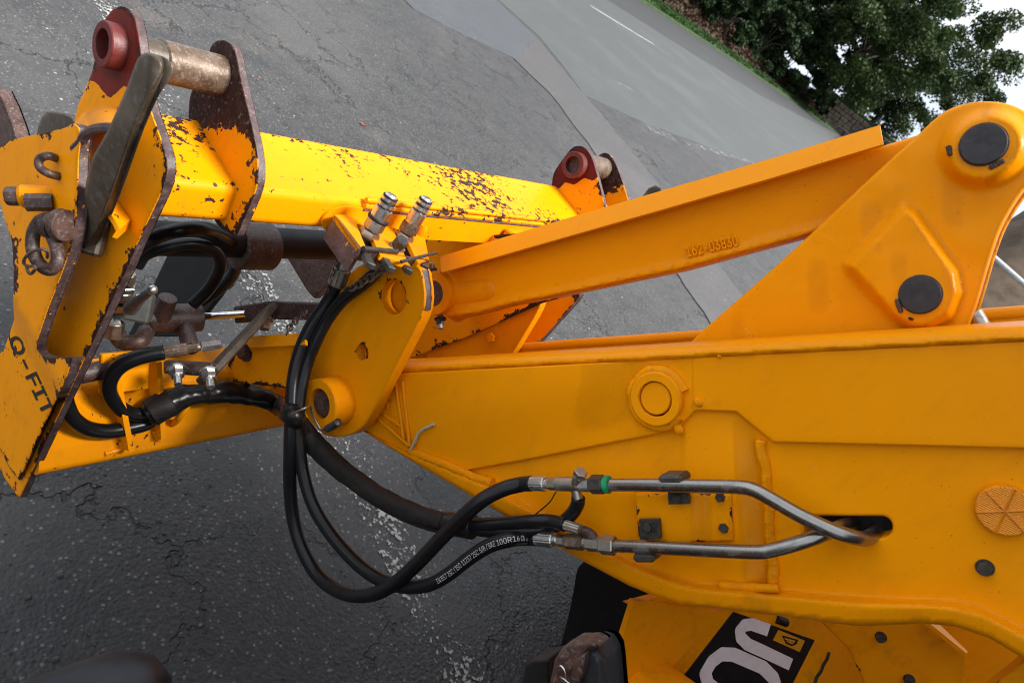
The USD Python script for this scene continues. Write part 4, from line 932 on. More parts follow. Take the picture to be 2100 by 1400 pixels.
bar_path([(96, 448, YO - .022), (80, 456, YO - .026), (69, 478, YO - .030), (67, 506, YO - .032), (75, 532, YO - .030), (91, 550, YO - .026), (106, 552, YO - .022), (118, 536, YO - .018), (117, 510, YO - .016), (108, 484, YO - .015), (108, 462, YO - .016)], .0085, M['rust'], 'bow', sh)
c = at(128, 461, YO - .012); d_ = camv(.9, .25, -.3)
obj('pin_head', cyl(c - d_ * .006, c + d_ * .008, .021, 28), M['rust'], sh); obj('eye', ring(at(106, 464, YO - .016) - d_ * .008, at(106, 464, YO - .016) + d_ * .008, .008, .017, 28), M['rust'], sh)
obj('pin', cyl(at(78, 452, YO - .02), c, .007, 16), M['rust'], sh)
wc = thing('wire_clip', 'thin rusty wire clip hooked round the shackle bow', 'wire clip', at(70, 530, YO - .04))
obj('wire', tube(pxpath([(97, 528, YO - .030), (97, 517, YO - .040), (86, 511, YO - .045), (66, 516, YO - .045), (52, 528, YO - .042), (49, 540, YO - .040), (58, 546, YO - .040), (71, 546, YO - .040), (72, 552, YO - .040), (64, 561, YO - .040), (58, 558, YO - .040), (55, 548, YO - .040)], 8), .0022, 8), M['rust'], wc, smooth=True)

# lower beam
L1_, L2_, L3_ = xz(76, 811, Y1), xz(74, 928, Y1), xz(70, 990, Y1)
fr = np.array([-.11, -.02])
obj('lower_beam', extr_y([L1_, L2_, L3_, L3_ + fr * .8, L1_ + fr], Y1 + .006, 1.66, .02), M['hitch'], QH, smooth=40)
def lb(px, py, lift=0.0, face=0):
    """a point on (or lifted off) the upper rear face of the lower beam"""
    e = L2_ - L1_ if face == 0 else L3_ - L2_; n = np.array([e[1], -e[0]]); n /= np.linalg.norm(n)
    if n[0] < 0: n = -n
    n3 = np.array([n[0], 0, n[1]]); p0_ = np.array([L2_[0], Y1, L2_[1]]) + n3 * lift; return atp(px, py, p0_, n3)
n_lb = np.array([(L2_ - L1_)[1], 0, -(L2_ - L1_)[0]]); n_lb /= np.linalg.norm(n_lb); n_lb = n_lb if n_lb[0] > 0 else -n_lb
def rib(name, top, bot, out, parent, mat='hitch', th=.010):
    """an upright gusset across the lower beam between two pixels on it, standing out by out metres"""
    A, Bq = lb(*top), lb(*bot); V = [A, Bq, Bq + n_lb * out * .55, A + n_lb * out]
    V = np.array(V); m = trimesh.convex.convex_hull(np.vstack([V - [0, th / 2, 0], V + [0, th / 2, 0]])); return obj(name, m, M[mat], parent, smooth=False)
rib('gusset_plate', (212, 738), (256, 915), .050, QH); rib('gusset_plate', (300, 728), (322, 890), .048, QH)
obj('lug_plate', box_axes(lb(255, 762, .030), np.array([0, 1.0, 0]), n_lb, np.cross([0, 1.0, 0], n_lb), .085, .012, .075, .002), M['hitch'], QH, smooth=False)
obj('lug_pin', cyl(lb(160, 768, .025), lb(222, 756, .028), .017, 24), M['rust'], QH)
c = lb(258, 738, .045); obj('nut', hexbolt(c, n_lb, .010, .010), M['rust'], QH)
bar_path_pts = [lb(372, 792, .005), lb(384, 805, .035), lb(384, 830, .048), lb(368, 855, .035), lb(356, 868, .004)]
obj('hose_hoop', tube(spline(np.array(bar_path_pts), 8), .0065, 12), M['hitch'], QH, smooth=True)
for a, b in (((252, 902), (258, 918)), ((318, 880), (330, 900))): obj('weld_lump', tube(np.array([lb(*a, .002), lb(*b, .004)]), .009, 10), M['hitch'], QH)
obj('weld_bead', weld(np.array([lb(215, 930, .001, 1), lb(250, 920, .002, 1)]), .005, 41), M['hitch'], QH)

# centre: bracket with a lipped top, linkage, cylinder, valve
YB = .838
bk = relief_obj('lock_bracket', QH, M['hitch'], M['edge'], pts=[(486, 712), (500, 690), (592, 692), (622, 700), (622, 800), (560, 792), (448, 782)], Y=YB, thick=.012, step=8, bev_px=3, bev_m=.002)
obj('lip', slab(ats([(500, 690), (600, 684), (626, 683)], YB), ats([(512, 713), (600, 708), (626, 706)], YB - .014), .006), M['hitch'], bk, smooth=False)
c = at(506, 722, YB); obj('bolt', hexbolt(c, camv(-.5, -.1, -.8), .016, .016), M['rust'], bk)
def flat(name, pts, r, mat, th=.014, w=.022, parent=QH):
    P = np.array([at(*p) for p in pts]); ms = []
    for a, b in zip(P[:-1], P[1:]):
        e = (b - a) / np.linalg.norm(b - a); k = np.cross(e, [0, 1.0, 0]); k /= np.linalg.norm(k); q = np.cross(k, e); ms.append(box_axes((a + b) / 2, e, k, q, np.linalg.norm(b - a) + w * .8, w, th, .003))
    return obj(name, ms, M[mat], parent, smooth=False)
flat('link_bar', [(500, 644, .86), (560, 636, .88), (650, 638, .92)], 0, 'rust', .03, .036)
flat('link_arm', [(548, 640, .855), (428, 768, .70)], 0, 'bar', .016, .042)
flat('link_strap', [(350, 752, .66), (430, 757, .70)], 0, 'rust', .020, .024)
for x, y, Yb_ in ((362, 758, .645), (428, 764, .685)):
    c = at(x, y, Yb_); dd = camv(.35, .75, -.55); o = obj('zinc_bolt', hexbolt(c, dd, .013, .016), M['zinc'], QH); obj('bolt_stud', cyl(c, c + dd * .034, .007, 14), M['zinc'], o)
c = at(545, 655, .85); obj('zinc_bolt', hexbolt(c, camv(0, .9, -.4), .012, .022), M['zincworn'], QH)
rod = obj('lock_rod', cyl(at(405, 650, .80), at(505, 643, .85), .008, 20), M['chrome'], QH)
obj('lock_cylinder', [cyl(at(300, 655, .70), at(412, 650, .803), .030, 28)], M['rust'], QH)
obj('cylinder_port', [cyl(at(375, 655, .77), at(392, 715, .745), .017, 16), cyl(at(330, 655, .72), at(345, 610, .72), .018, 16)], M['rust'], QH)
vb = obj('valve_block', box_axes(at(262, 625, .64), camv(.9, .2, .3), camv(-.2, .95, 0), np.cross(camv(.9, .2, .3), camv(-.2, .95, 0)), .085, .055, .05, .004), M['greybox'], QH, smooth=False)
obj('valve_arm', tube(np.array([at(268, 632, .62), at(288, 612, .612), at(311, 596, .605)]), [.014, .009, .006], 12), M['greybox'], vb)
s = trimesh.creation.icosphere(3, px2m(11, at(312, 594, .605))); s.vertices += at(312, 594, .605); obj('ball_knob', s, M['zinc'], vb, smooth=True)
for p, q, r, mt in (((262, 560), (258, 580), .015, 'zincworn'), ((257, 582), (254, 592), .020, 'zinc'), ((252, 594), (248, 612), .019, 'zincworn'), ((246, 614), (241, 628), .022, 'zinc'), ((236, 660), (232, 690), .017, 'zincworn'), ((232, 650), (238, 672), .012, 'zinc')):
    obj('pipe_fitting', lathe(at(*p, .615), at(*q, .615) - at(*p, .615), [(0, r * .9), (.002, r), (np.linalg.norm(at(*q, .615) - at(*p, .615)), r)], 6 if mt == 'zinc' else 20), M[mt], vb, smooth=30)
obj('fitting_elbow', tube(pxpath([(234, 668, .62), (250, 700, .63), (285, 700, .65), (300, 680, .68)], 8), .016, 14), M['rust'], vb, smooth=True)
# dark web plates and cross tube below the upper beam
relief_obj('web_plate', QH, M['black'], M['black'], pts=[(352, 476), (480, 470), (487, 540), (468, 575), (455, 600), (385, 690), (262, 690), (312, 590), (345, 520)], Y=.92, thick=.012, step=14, bev_px=3, bev_m=.002)
c = at(464, 586, .90); obj('plate_bolt', lathe(c, camv(.7, -.5, -.3), [(0, .011), (.02, .011)], 12), M['rust'], QH)
q0 = at(600, 500, .95); obj('cross_tube', cyl([q0[0], .56, q0[2]], [q0[0], 1.5, q0[2]], px2m(31, q0), 36), M['black'], QH); obj('tube_collar', cyl([q0[0], .82, q0[2] - .012], [q0[0], .90, q0[2] - .012], px2m(46, q0), 36), M['rust'], QH)
relief_obj('stay_plate', QH, M['rust'], M['rust'], pts=[(588, 527), (612, 527), (700, 528), (690, 570), (660, 598), (645, 612), (630, 596)], Y=1.12, thick=.02, step=10, bev_px=3, bev_m=.003)

# ears that carry arm and link
EAR = rounded([(690, 600), (716, 560), (752, 535), (820, 530), (862, 545), (869, 575), (873, 610), (868, 640), (856, 668), (832, 714), (792, 792), (756, 862), (738, 882), (716, 893), (690, 897), (664, 892), (646, 872), (632, 840), (622, 800), (622, 770), (632, 730), (652, 676)])
eh1 = disc_pts(807, 609, YE, px2m(36, at(807, 609, YE))); eh2 = disc_pts(742, 722, YE, px2m(16, at(742, 722, YE)), 28)
er_ = relief_obj('ear_plate', QH, M['ear'], M['ear'], pts=EAR, Y=YE, thick=.025, holes=[eh1, eh2], step=7, bev_px=3, bev_m=.002)
obj('worn_edge', tube(ats([(866, 556), (872, 590), (873, 612), (870, 634)], YE + .012) + [.0, 0, 0], .0115, 8), M['edge'], er_)
obj('hole_shade_plate', plate([(700, 560), (880, 560), (860, 660), (800, 760), (720, 780), (690, 700)], YE + .034, .008), M['ear'], er_)
c = at(655, 828, .852); R = px2m(52, c)
be = obj('ear_boss', ring(c, [c[0], YE + .003, c[2]], R * .60, R, 56), M['ear'], er_)
obj('boss_pin', lathe([c[0], YE, c[2]], [0, -1, 0], [(0, R * .57), (.036, R * .57), (.042, R * .50), (.043, R * .2)], 40), M['rust'], be, smooth=40)
EARF = far_of(EAR, YE, 1.264)
relief_obj('ear_plate', QH, M['ear'], M['ear'], pts=EARF, Y=1.264, thick=.022, step=10, bev_px=3, bev_m=.002)
relief_obj('ear_plate', QH, M['ear'], M['edge'], pts=[(900, 600), (1190, 602), (1186, 612), (1096, 712), (1060, 740), (900, 740)], Y=1.385, thick=.02, step=14, bev_px=3, bev_m=.002)
# back panel of the hitch seen between the ears, and its cap
bp = [at(830, 640, 1.05), at(1000, 560, 1.05), at(1180, 540, 1.36), at(1110, 640, 1.36)]
relief_obj('back_panel', QH, M['hitch'], M['edge'], pts=[(820, 560), (880, 490), (1200, 470), (1190, 600), (1110, 622), (960, 690), (830, 738)], Y=1.255, thick=.004, step=14, bev_px=2, bev_m=.001)
c = at(1008, 692, 1.258); obj('panel_bolt', hexbolt(c, [0, -1, 0], px2m(11, c), .006, False), M['ear'], QH)
obj('weld_bead', weld(np.array([on_rear(.03, 1.02, .014), on_rear(.055, 1.02, .018)]), .010, 51), M['hitch'], QH)
obj('stop_block', box_axes(on_rear(.045, 1.31, .03), np.array([0, 1.0, 0]), np.array([er[0], 0, er[1]]), np.array([nr[0], 0, nr[1]]), .06, .05, .04, .004), M['hitch'], QH, smooth=False)

# coupler tray
TC = at(785, 490, .862)
ta = camv(.54, -.80, -.30)                             # axis of the couplers
tx = at(866, 500, .90) - at(712, 472, .83); tx -= ta * (tx @ ta); tx /= np.linalg.norm(tx); ty = np.cross(ta, tx)
TRAY = [(688, 440), (760, 434), (832, 442), (866, 470), (878, 532), (846, 540), (818, 500), (800, 506), (832, 545), (812, 548), (762, 497), (742, 504), (775, 540), (742, 512)]
def tray_pt(x, y): return atp(x, y, TC, ta)
trp = np.array([tray_pt(*p) for p in [(686, 441), (760, 436), (850, 444), (868, 472), (880, 533), (843, 545), (738, 510)]])
uv = np.c_[(trp - TC) @ tx, (trp - TC) @ ty]; pl_ = Polygon(uv).buffer(0)
for a, b in (((745, 468), (772, 532)), ((818, 476), (850, 545))):
    A, Bq = tray_pt(*a), tray_pt(*b); q = [((A - TC) @ tx, (A - TC) @ ty), ((Bq - TC) @ tx, (Bq - TC) @ ty)]; pl_ = pl_.difference(LineString(q).buffer(.0125))
pl_ = max(getattr(pl_, 'geoms', [pl_]), key=lambda g_: g_.area)
m = trimesh.creation.extrude_polygon(pl_, .008, engine='earcut'); v = m.vertices; m.vertices = TC + v[:, :1] * tx + v[:, 1:2] * ty + (v[:, 2:] - .008) * ta; m.fix_normals()
tr = obj('coupler_tray', m, M['hitch'], QH, smooth=False)
def tray_strap(a, b, w, th, mat, name):
    A, Bq = tray_pt(*a), tray_pt(*b); e = (Bq - A) / np.linalg.norm(Bq - A); k = np.cross(ta, e); return obj(name, box_axes((A + Bq) / 2 - ta * .006, e, k, ta, np.linalg.norm(Bq - A), w, th, .001), M[mat], tr, smooth=False)
obj('tray_side', slab(np.array([tray_pt(686, 441), tray_pt(738, 510)]), np.array([tray_pt(686, 441) - ta * .045, tray_pt(738, 510) - ta * .045]), .006), M['edge'], tr, smooth=False)
obj('tray_front', slab(np.array([tray_pt(738, 512), tray_pt(880, 535)]), np.array([tray_pt(738, 512) - ta * .020, tray_pt(880, 535) - ta * .020]), .005), M['edge'], tr, smooth=False)
for a, b in (((752, 516), (764, 540)), ((790, 524), (806, 548)), ((830, 530), (842, 552)), ((868, 520), (874, 544))): tray_strap(a, b, .014, .010, 'bolt', 'tray_tooth')
obj('retaining_rod', cyl(tray_pt(742, 514) + ta * .004, tray_pt(812, 520) + ta * .004, .0045, 10), M['bolt'], tr)
rc = thing('retaining_wire', 'thin dark wire pin through the end of the coupler tray', 'wire pin', tray_pt(850, 538)); obj('wire', cyl(tray_pt(818, 545) + ta * .008, tray_pt(889, 529) + ta * .012, .0028, 10), M['bolt'], rc)

# ------------------------------------------------------------------ hydraulic couplers
def coupler(foot, tip, label, nuts):
    d_ = ta; A = tray_pt(*foot); Ltot = np.linalg.norm(atp(tip[0], tip[1], A, np.cross(d_, np.cross(FWD, d_)) ) - A)
    o = thing('hydraulic_coupler', label, 'coupler', A, 'quick couplers in the tray of the hitch')
    L = Ltot; s = L / .150
    obj('flange_nut', lathe(A - d_ * .002, d_, [(0, .0185), (.012 * s, .0185), (.020 * s, .0165)], 6), M[nuts[0]], o, smooth=30)
    obj('hex_body', lathe(A + d_ * .020 * s, d_, [(0, .0160), (.004 * s, .0175), (.030 * s, .0175), (.036 * s, .0160)], 6, .3), M[nuts[1]], o, smooth=30)
    if nuts[2]: obj('retaining_ring', lathe(A + d_ * .055 * s, d_, [(0, .0185), (.006 * s, .0195), (.010 * s, .0185)], 28), M['black'], o)
    obj('nipple', lathe(A + d_ * .056 * s, d_, [(0, .0150), (.012 * s, .0158), (.042 * s, .0158), (.044 * s, .0130), (.050 * s, .0130), (.052 * s, .0150), (.062 * s, .0150), (.064 * s, .0120), (.069 * s, .0120), (.071 * s, .0138), (.080 * s, .0138), (.082 * s, .0115), (.088 * s, .0110), (.094 * s, .0085), (.094 * s, .006)], 32), M[nuts[3]], o, smooth=30)
    B_ = A - d_ * .010
    obj('lower_nut', lathe(B_ - d_ * .004, -d_, [(0, .017), (.020, .017), (.024, .015)], 6), M['bolt'], o, smooth=30)
    for k in (.047, .0665, .085): obj('groove_dark_ring', lathe(A + d_ * (.056 + k - .0022) * s, d_, [(0, .0132), (.0022 * s, .0138), (.0044 * s, .0132)], 28), M['black'], o)  # black rings put in as the dark shade of the nipple grooves
    return A
A1 = coupler((757, 482), (806, 400), 'first hydraulic coupler in the tray, with a black ring round its nut', ('zincworn', 'zincworn', True, 'zinc'))
A2 = coupler((828, 488), (888, 415), 'second hydraulic coupler in the tray, beside the tipping link', ('zincworn', 'pin', False, 'zinc'))

# ------------------------------------------------------------------ hoses
RH = px2m(14.2, at(700, 1230, .80))
def hose(name, label, pts, r, mat='hose', cat='hydraulic hose', n=10, group=None):
    P = pxpath(pts, n); o = thing(name, label, cat, P[len(P) // 2], group); obj('rubber_tube', tube(P, r, 20), M[mat], o, smooth=True); return o, P
def fit_chain(o, p0, p1, segs, parent_label=None):
    """a row of pipe fittings from p0 to p1; segs: (from, to, radius px, sides, material, name)"""
    d_ = p1 - p0; sc = px2m(1.0, p0)
    for a, b, r, sd_, mt, nm in segs:
        R = r * sc; L = np.linalg.norm(d_) * (b - a); bev = min(.12 * R, L * .2)
        prof = [(0, R - bev), (bev, R), (L - bev, R), (L, R - bev)]
        if nm == 'crimp_sleeve':
            m = lathe(p0 + d_ * a, d_, prof, 48); c_ = p0 + d_ * a; v = m.vertices; ax = d_ / np.linalg.norm(d_); w = v - c_; al = w @ ax; rad = w - al[:, None] * ax
            _, ea, eb = frame(d_); th = np.arctan2(rad @ eb, rad @ ea); m.vertices = c_ + al[:, None] * ax + rad * (1 - .07 * (np.cos(th * 8) > .55))[:, None]
            obj(nm, m, M[mt], o, smooth=20)
        else: obj(nm, lathe(p0 + d_ * a, d_, prof, sd_, .3), M[mt], o, smooth=30)
yt = YA - .060
# lower coupler ends
dn = -ta
def under(A, k): return A + dn * k
# hose from the first coupler, looping to the upper pipe
HA = [(700, 556, .872), (688, 588, .870), (668, 625, .862), (640, 665, .846), (617, 715, .832), (602, 775, .818), (597, 850, .805), (595, 930, .80), (595, 1000, .80), (602, 1065, .80), (620, 1125, .80), (652, 1180, .80), (700, 1214, .80), (752, 1220, .802), (800, 1202, .808), (850, 1160, .818), (900, 1108, .832), (950, 1058, .848), (990, 1024, .864), (1030, 1003, .884), (1068, 993, yt), (1092, 991, yt)]
oA, PA = hose('hydraulic_hose', 'shiny black hose looping lowest, from the first coupler to the upper steel pipe', HA, RH)
a, b = at(1086, 991, yt), at(1246, 993, yt)
fit_chain(oA, a, b, [(0, .22, 15.5, 48, 'zinc', 'crimp_sleeve'), (.22, .26, 10, 24, 'zinc', 'sleeve_neck'), (.26, .37, 13, 6, 'zincworn', 'hex_nut'), (.37, .66, 14.5, 24, 'zincworn', 'tee_body'), (.66, .80, 14.5, 6, 'zinc', 'hex_nut'), (.80, .965, 18.5, 6, 'bolt', 'union_nut')])
fit_chain(oA, a, b, [(.965, 1.03, 17, 28, 'green', 'green_clip')])
fit_chain(oA, at(1176, 1002, yt), at(1192, 966, yt - .01), [(0, .75, 11, 24, 'zincworn', 'tee_branch'), (.75, 1.0, 14, 6, 'zincworn', 'branch_plug')])
fit_chain(oA, at(1180, 1002, yt), at(1186, 1024, yt), [(0, 1, 10.5, 24, 'zincworn', 'tee_branch')])
# hose from the second coupler, with white print, to the lower pipe
HB = [(796, 530, .880), (775, 555, .884), (742, 585, .880), (704, 614, .872), (672, 654, .862), (648, 700, .850), (630, 745, .840), (617, 800, .826), (612, 850, .818), (613, 905, .815), (622, 970, .815), (642, 1035, .815), (676, 1092, .816), (722, 1145, .818), (765, 1180, .820), (805, 1197, .822), (845, 1203, .824), (885, 1196, .828), (922, 1175, .834), (962, 1144, .842), (1002, 1119, .852), (1045, 1106, .866), (1080, 1103, yt), (1104, 1104, yt)]
oB, PB = hose('hydraulic_hose', 'black hose with a line of white print, ending at the lower steel pipe', HB, RH * .95)
a, b = at(1100, 1103, yt), at(1262, 1118, yt)
fit_chain(oB, a, b, [(0, .24, 16, 48, 'zinc', 'crimp_sleeve'), (.24, .29, 11, 24, 'zinc', 'sleeve_neck'), (.29, .39, 12, 6, 'zincworn', 'hex_nut'), (.39, .62, 15.5, 6, 'pin', 'adaptor_body'), (.62, .66, 12, 24, 'zincworn', 'adaptor_neck'), (.66, .83, 15.5, 6, 'zincworn', 'hex_nut'), (.83, 1.0, 19, 6, 'zincworn', 'union_nut')])
# white print along the second hose
txt = meshkit.text_mesh('EN 857 2SC / ISO 11237 2SC 5/8 / SAE 100R16 CN 10 CUB', 1.0, .02, False); tv = txt.vertices
Ls = np.r_[0, np.cumsum(np.linalg.norm(np.diff(PB, axis=0), axis=1))]
i0 = np.argmin(np.linalg.norm(to_px(PB) - [905, 1186], axis=1)); i1 = np.argmin(np.linalg.norm(to_px(PB) - [1090, 1103], axis=1))
s_ = Ls[i0] + tv[:, 0] / tv[:, 0].max() * (Ls[i1] - Ls[i0]); ctr = np.stack([np.interp(s_, Ls, PB[:, k]) for k in range(3)], 1)
T_ = np.gradient(PB, axis=0); T_ = np.stack([np.interp(s_, Ls, T_[:, k]) for k in range(3)], 1); T_ /= np.linalg.norm(T_, axis=1, keepdims=True)
to_c = CAM - ctr; to_c -= T_ * (to_c * T_).sum(1, keepdims=True); to_c /= np.linalg.norm(to_c, axis=1, keepdims=True); upv = np.cross(to_c, T_)
hh = (tv[:, 1] - .5) * .0082 / (RH * .95); rads = RH * .95 + .0003 + .0002 * (tv[:, 2] > .01)
obj('hose_print', trimesh.Trimesh(ctr + (to_c * np.cos(hh)[:, None] + upv * np.sin(hh)[:, None]) * rads[:, None], txt.faces, process=False), M['hoseprint'], oB, smooth=False)
# hose ends under the tray
for o, P, A in ((oA, PA, A1), (oB, PB, A2)):
    e = P[0]; d_ = P[0] - P[6]; d_ /= np.linalg.norm(d_)
    fit_chain(o, P[0] - d_ * .030, P[0] + d_ * .055, [(0, .42, 19, 48, 'zincworn', 'crimp_sleeve'), (.42, .56, 15, 24, 'zinc', 'sleeve_neck'), (.56, .80, 18, 6, 'zincworn', 'hex_nut'), (.80, 1.0, 14, 6, 'bolt', 'hex_nut')])
# branch hose from the tee and sleeved pair
HD = [(1186, 1020, yt), (1184, 1034, yt + .003), (1172, 1054, yt + .008), (1150, 1072, yt + .010), (1120, 1082, yt + .008), (1080, 1088, .895), (1030, 1090, .885), (985, 1086, .878), (945, 1078, .872)]
oD, PD = hose('hydraulic_hose', 'short black hose curving from the tee down to the sleeved hose bundle', HD, RH * .86)
HC = [(1160, 1076, yt - .004), (1130, 1068, yt - .002), (1090, 1068, .892), (1040, 1072, .884), (990, 1074, .874), (945, 1070, .868)]
oC, PC = hose('hydraulic_hose', 'black hose above the printed one, ending in a brown elbow', HC, RH * .86)
fit_chain(oC, at(1155, 1075, yt - .004), at(1196, 1087, yt), [(0, .85, 11.5, 24, 'zincworn', 'crimp_sleeve'), (.85, 1, 9, 6, 'pin', 'hex_nut')])
obj('brown_elbow', tube(pxpath([(1196, 1087, yt), (1208, 1092, yt), (1216, 1100, yt), (1218, 1108, yt)], 6), RH * .6, 12), M['rust'], oC, smooth=True)
# sleeved bundle
def rough_tube(P, r, amp, freq, seed, flat=1.0, sides=28):
    m = tube(P, r, sides, True); v = m.vertices; n = len(P) * sides
    cc = np.repeat(P, sides, axis=0); d_ = v[:n] - cc
    k = 1 + amp * (meshkit.fbm(v[:n] * freq, 4, seed) - .5) * 2; v = v.copy(); v[:n] = cc + d_ * k[:, None]; return trimesh.Trimesh(v, m.faces, process=False)
SL = [(612, 868, .83), (636, 902, .845), (664, 930, .852), (700, 962, .856), (745, 996, .858), (790, 1024, .858), (840, 1048, .860), (890, 1064, .863), (940, 1074, .868), (965, 1078, .872)]
P = pxpath(SL, 14); rr_ = np.interp(np.linspace(0, 1, len(P)), [0, .2, .6, .9, 1], [.020, .0205, .0170, .0160, .014])
o = thing('sleeved_hose_bundle', 'brown black textile sleeve round two hoses, sagging below the arm', 'hose bundle', P[len(P) // 2]); obj('sleeve', rough_tube(P, rr_, .20, 28, 3), M['textile'], o, smooth=True)
obj('sleeve_seam', tube(P[::3] + (DOWN * .0165 - FWD * .008), .0035, 8), M['sleeve'], o, smooth=True)
obj('end_tape', rough_tube(pxpath([(915, 1070, .865), (945, 1076, .868), (972, 1080, .872)], 6), .0195, .15, 40, 9), M['sleeve'], o, smooth=True)
SW = [(300, 852, .03), (328, 836, .036), (356, 822, .040), (388, 812, .042), (425, 806, .042), (470, 804, .044), (510, 808, .046), (545, 818, .05), (575, 832, .055)]
P = np.array([lb(x, y, l) for x, y, l in SW]); P = np.vstack([P, at(596, 848, .800)[None], at(610, 862, .815)[None]]); P = spline(P, 14); u = np.linspace(0, 1, len(P))
o = thing('taped_hose_bundle', 'thick black plastic wrapped hose bundle lying on the lower hitch beam', 'hose bundle', P[len(P) // 2])
obj('wrap', rough_tube(P, np.interp(u, [0, .04, .18, .3, .6, .85, 1], [.021, .026, .026, .021, .0215, .020, .0185]), .26, 34, 6), M['sleeve'], o, smooth=True)
obj('tape_cuff', rough_tube(P[4:26], .0275, .14, 30, 8), M['textile'], o, smooth=True)
H1 = np.array([lb(318, 843, .028), lb(292, 849, .024), lb(262, 845, .024), lb(238, 828, .030), lb(224, 805, .042), lb(224, 782, .055), lb(238, 758, .070), lb(264, 740, .085), lb(300, 728, .098), lb(336, 722, .108)])
P = spline(H1, 10); oE = thing('hydraulic_hose', 'black hose curling up from the wrapped bundle to a loose plated nut', 'hydraulic hose', P[40]); obj('rubber_tube', tube(P, .0138, 18), M['hose'], oE, smooth=True)
a = P[-1]; d_ = P[-1] - P[-6]; d_ /= np.linalg.norm(d_); b = a + d_ * .095
fit_chain(oE, a - d_ * .012, b, [(0, .48, 13, 32, 'pin', 'crimp_sleeve'), (.48, .62, 9.5, 6, 'pin', 'hex_nut'), (.62, .68, 8, 20, 'zincworn', 'sleeve_neck'), (.68, 1, 12, 6, 'zinc', 'loose_nut')])
H2 = np.array([lb(322, 850, .020), lb(300, 868, .020), lb(262, 878, .018), lb(220, 884, .018), lb(180, 878, .02), lb(152, 860, .03), lb(137, 834, .04), lb(128, 800, .05)])
P = spline(H2, 10); oF = thing('hydraulic_hose', 'black hose passing from the wrapped bundle behind the lettered end plate', 'hydraulic hose', P[30]); obj('rubber_tube', tube(P, .0138, 18), M['hose'], oF, smooth=True)
HL = [(250, 560, .60), (262, 536, .60), (285, 508, .60), (320, 486, .62), (365, 472, .64), (410, 468, .68), (450, 478, .74), (478, 500, .80), (487, 530, .84), (478, 562, .86), (455, 588, .86), (410, 620, .84), (350, 655, .80)]
oG, P = hose('hydraulic_hose', 'glossy black hose arching below the upper hitch beam', HL, .0128)
HL2 = [(280, 545, .62), (300, 520, .63), (350, 505, .66), (400, 500, .70), (440, 515, .74), (452, 545, .76), (430, 590, .76), (395, 625, .74)]
oH, P = hose('hydraulic_hose', 'inner black hose tucked under the glossy arching hose', HL2, .0118)
# wire clip round the hoses by the boss
w = thing('hose_clip', 'thin wire clip holding the hoses beside the ear boss', 'hose clip', at(600, 850, .79))
obj('wire', [tube(pxpath([(582, 856, .786), (600, 848, .783), (622, 838, .79), (636, 832, .81), (640, 846, .825), (650, 868, .835), (660, 880, .84), (676, 872, .84), (690, 862, .835)], 8), .0022, 8)], M['zincworn'], w, smooth=True)
obj('clip_tab', tube(pxpath([(672, 878, .835), (684, 872, .832), (694, 865, .830)], 6), .0075, 12), M['bolt'], w, smooth=True)
# thin cable tie tail behind the tee
w = thing('cable_tie', 'thin dark green tie hanging behind the upper fitting', 'cable tie', at(1110, 1040, YA - .03)); obj('strap', tube(pxpath([(1140, 1008, YA - .045), (1128, 1028, YA - .030), (1108, 1046, YA - .026), (1090, 1060, YA - .026)], 8), .0012, 6), M['print'], w)
# chains hanging by the couplers
def chain(name, label, pts, n, r, wire, mat):
    P = pxpath(pts, 20); L = np.r_[0, np.cumsum(np.linalg.norm(np.diff(P, axis=0), axis=1))]; s = np.linspace(0, L[-1], n + 1); Q = np.stack([np.interp(s, L, P[:, k]) for k in range(3)], 1)
    o = thing(name, label, 'chain', Q[0])
    for k in range(n):
        c_ = (Q[k] + Q[k + 1]) / 2; e = Q[k + 1] - Q[k]; ln = np.linalg.norm(e) * .72; e /= np.linalg.norm(e); sd_ = np.cross(e, FWD if k % 2 else RIGHT); sd_ /= np.linalg.norm(sd_)
        t = np.linspace(0, 2 * np.pi, 13); R_ = c_ + np.cos(t)[:, None] * e * ln + np.sin(t)[:, None] * sd_ * r
        obj('chain_ring', tube(R_, wire, 6, False), M[mat], o, smooth=True)
    return o
chain('dust_cap_chain', 'fine rusty chain beside the first hose below the coupler tray', [(700, 520, .85), (688, 552, .855), (676, 590, .858), (668, 620, .862)], 11, .0045, .0013, 'rust')
chain('dust_cap_chain', 'rusty chain lying along the second hose against the ear plate', [(800, 545, .868), (772, 562, .868), (742, 580, .868), (708, 598, .868)], 8, .006, .0022, 'pin')
chain('pin_chain', 'thin chain with a wire loop hanging above the lipped lock bracket', [(628, 640, .80), (610, 655, .80), (596, 668, .80), (588, 685, .80)], 7, .0055, .0014, 'rust')

# ------------------------------------------------------------------ chassis nose with its lettering
e2 = np.array([math.cos(math.radians(51.9)), math.sin(math.radians(51.9)), 0]); dnv = np.array([0, 0, -1.0])
nn = np.cross(e2, dnv); nn = nn if nn @ (CAM - at(1505, 1258, 1.05)) > 0 else -nn
O_ = at(1505, 1258, 1.22)
nn = nn + np.array([0, 0, .85]); nn /= np.linalg.norm(nn); dnv = np.cross(nn, e2); dnv = dnv if dnv[2] < 0 else -dnv
def onp(px, py, lift=0.0): return atp(px, py, O_ + nn * lift, nn)
CH = thing('loader_chassis', 'yellow chassis nose below the arm with black white lettered decal', 'loader chassis', onp(1500, 1390))
def np_plate(name, pts, lift, th, mat, parent, smooth=False):
    V = np.array([onp(*p, lift) for p in pts]); uv = np.c_[(V - O_) @ e2, (V - O_) @ dnv]; pl_ = Polygon(uv).buffer(0)
    return np_poly(name, pl_, lift, th, mat, parent)
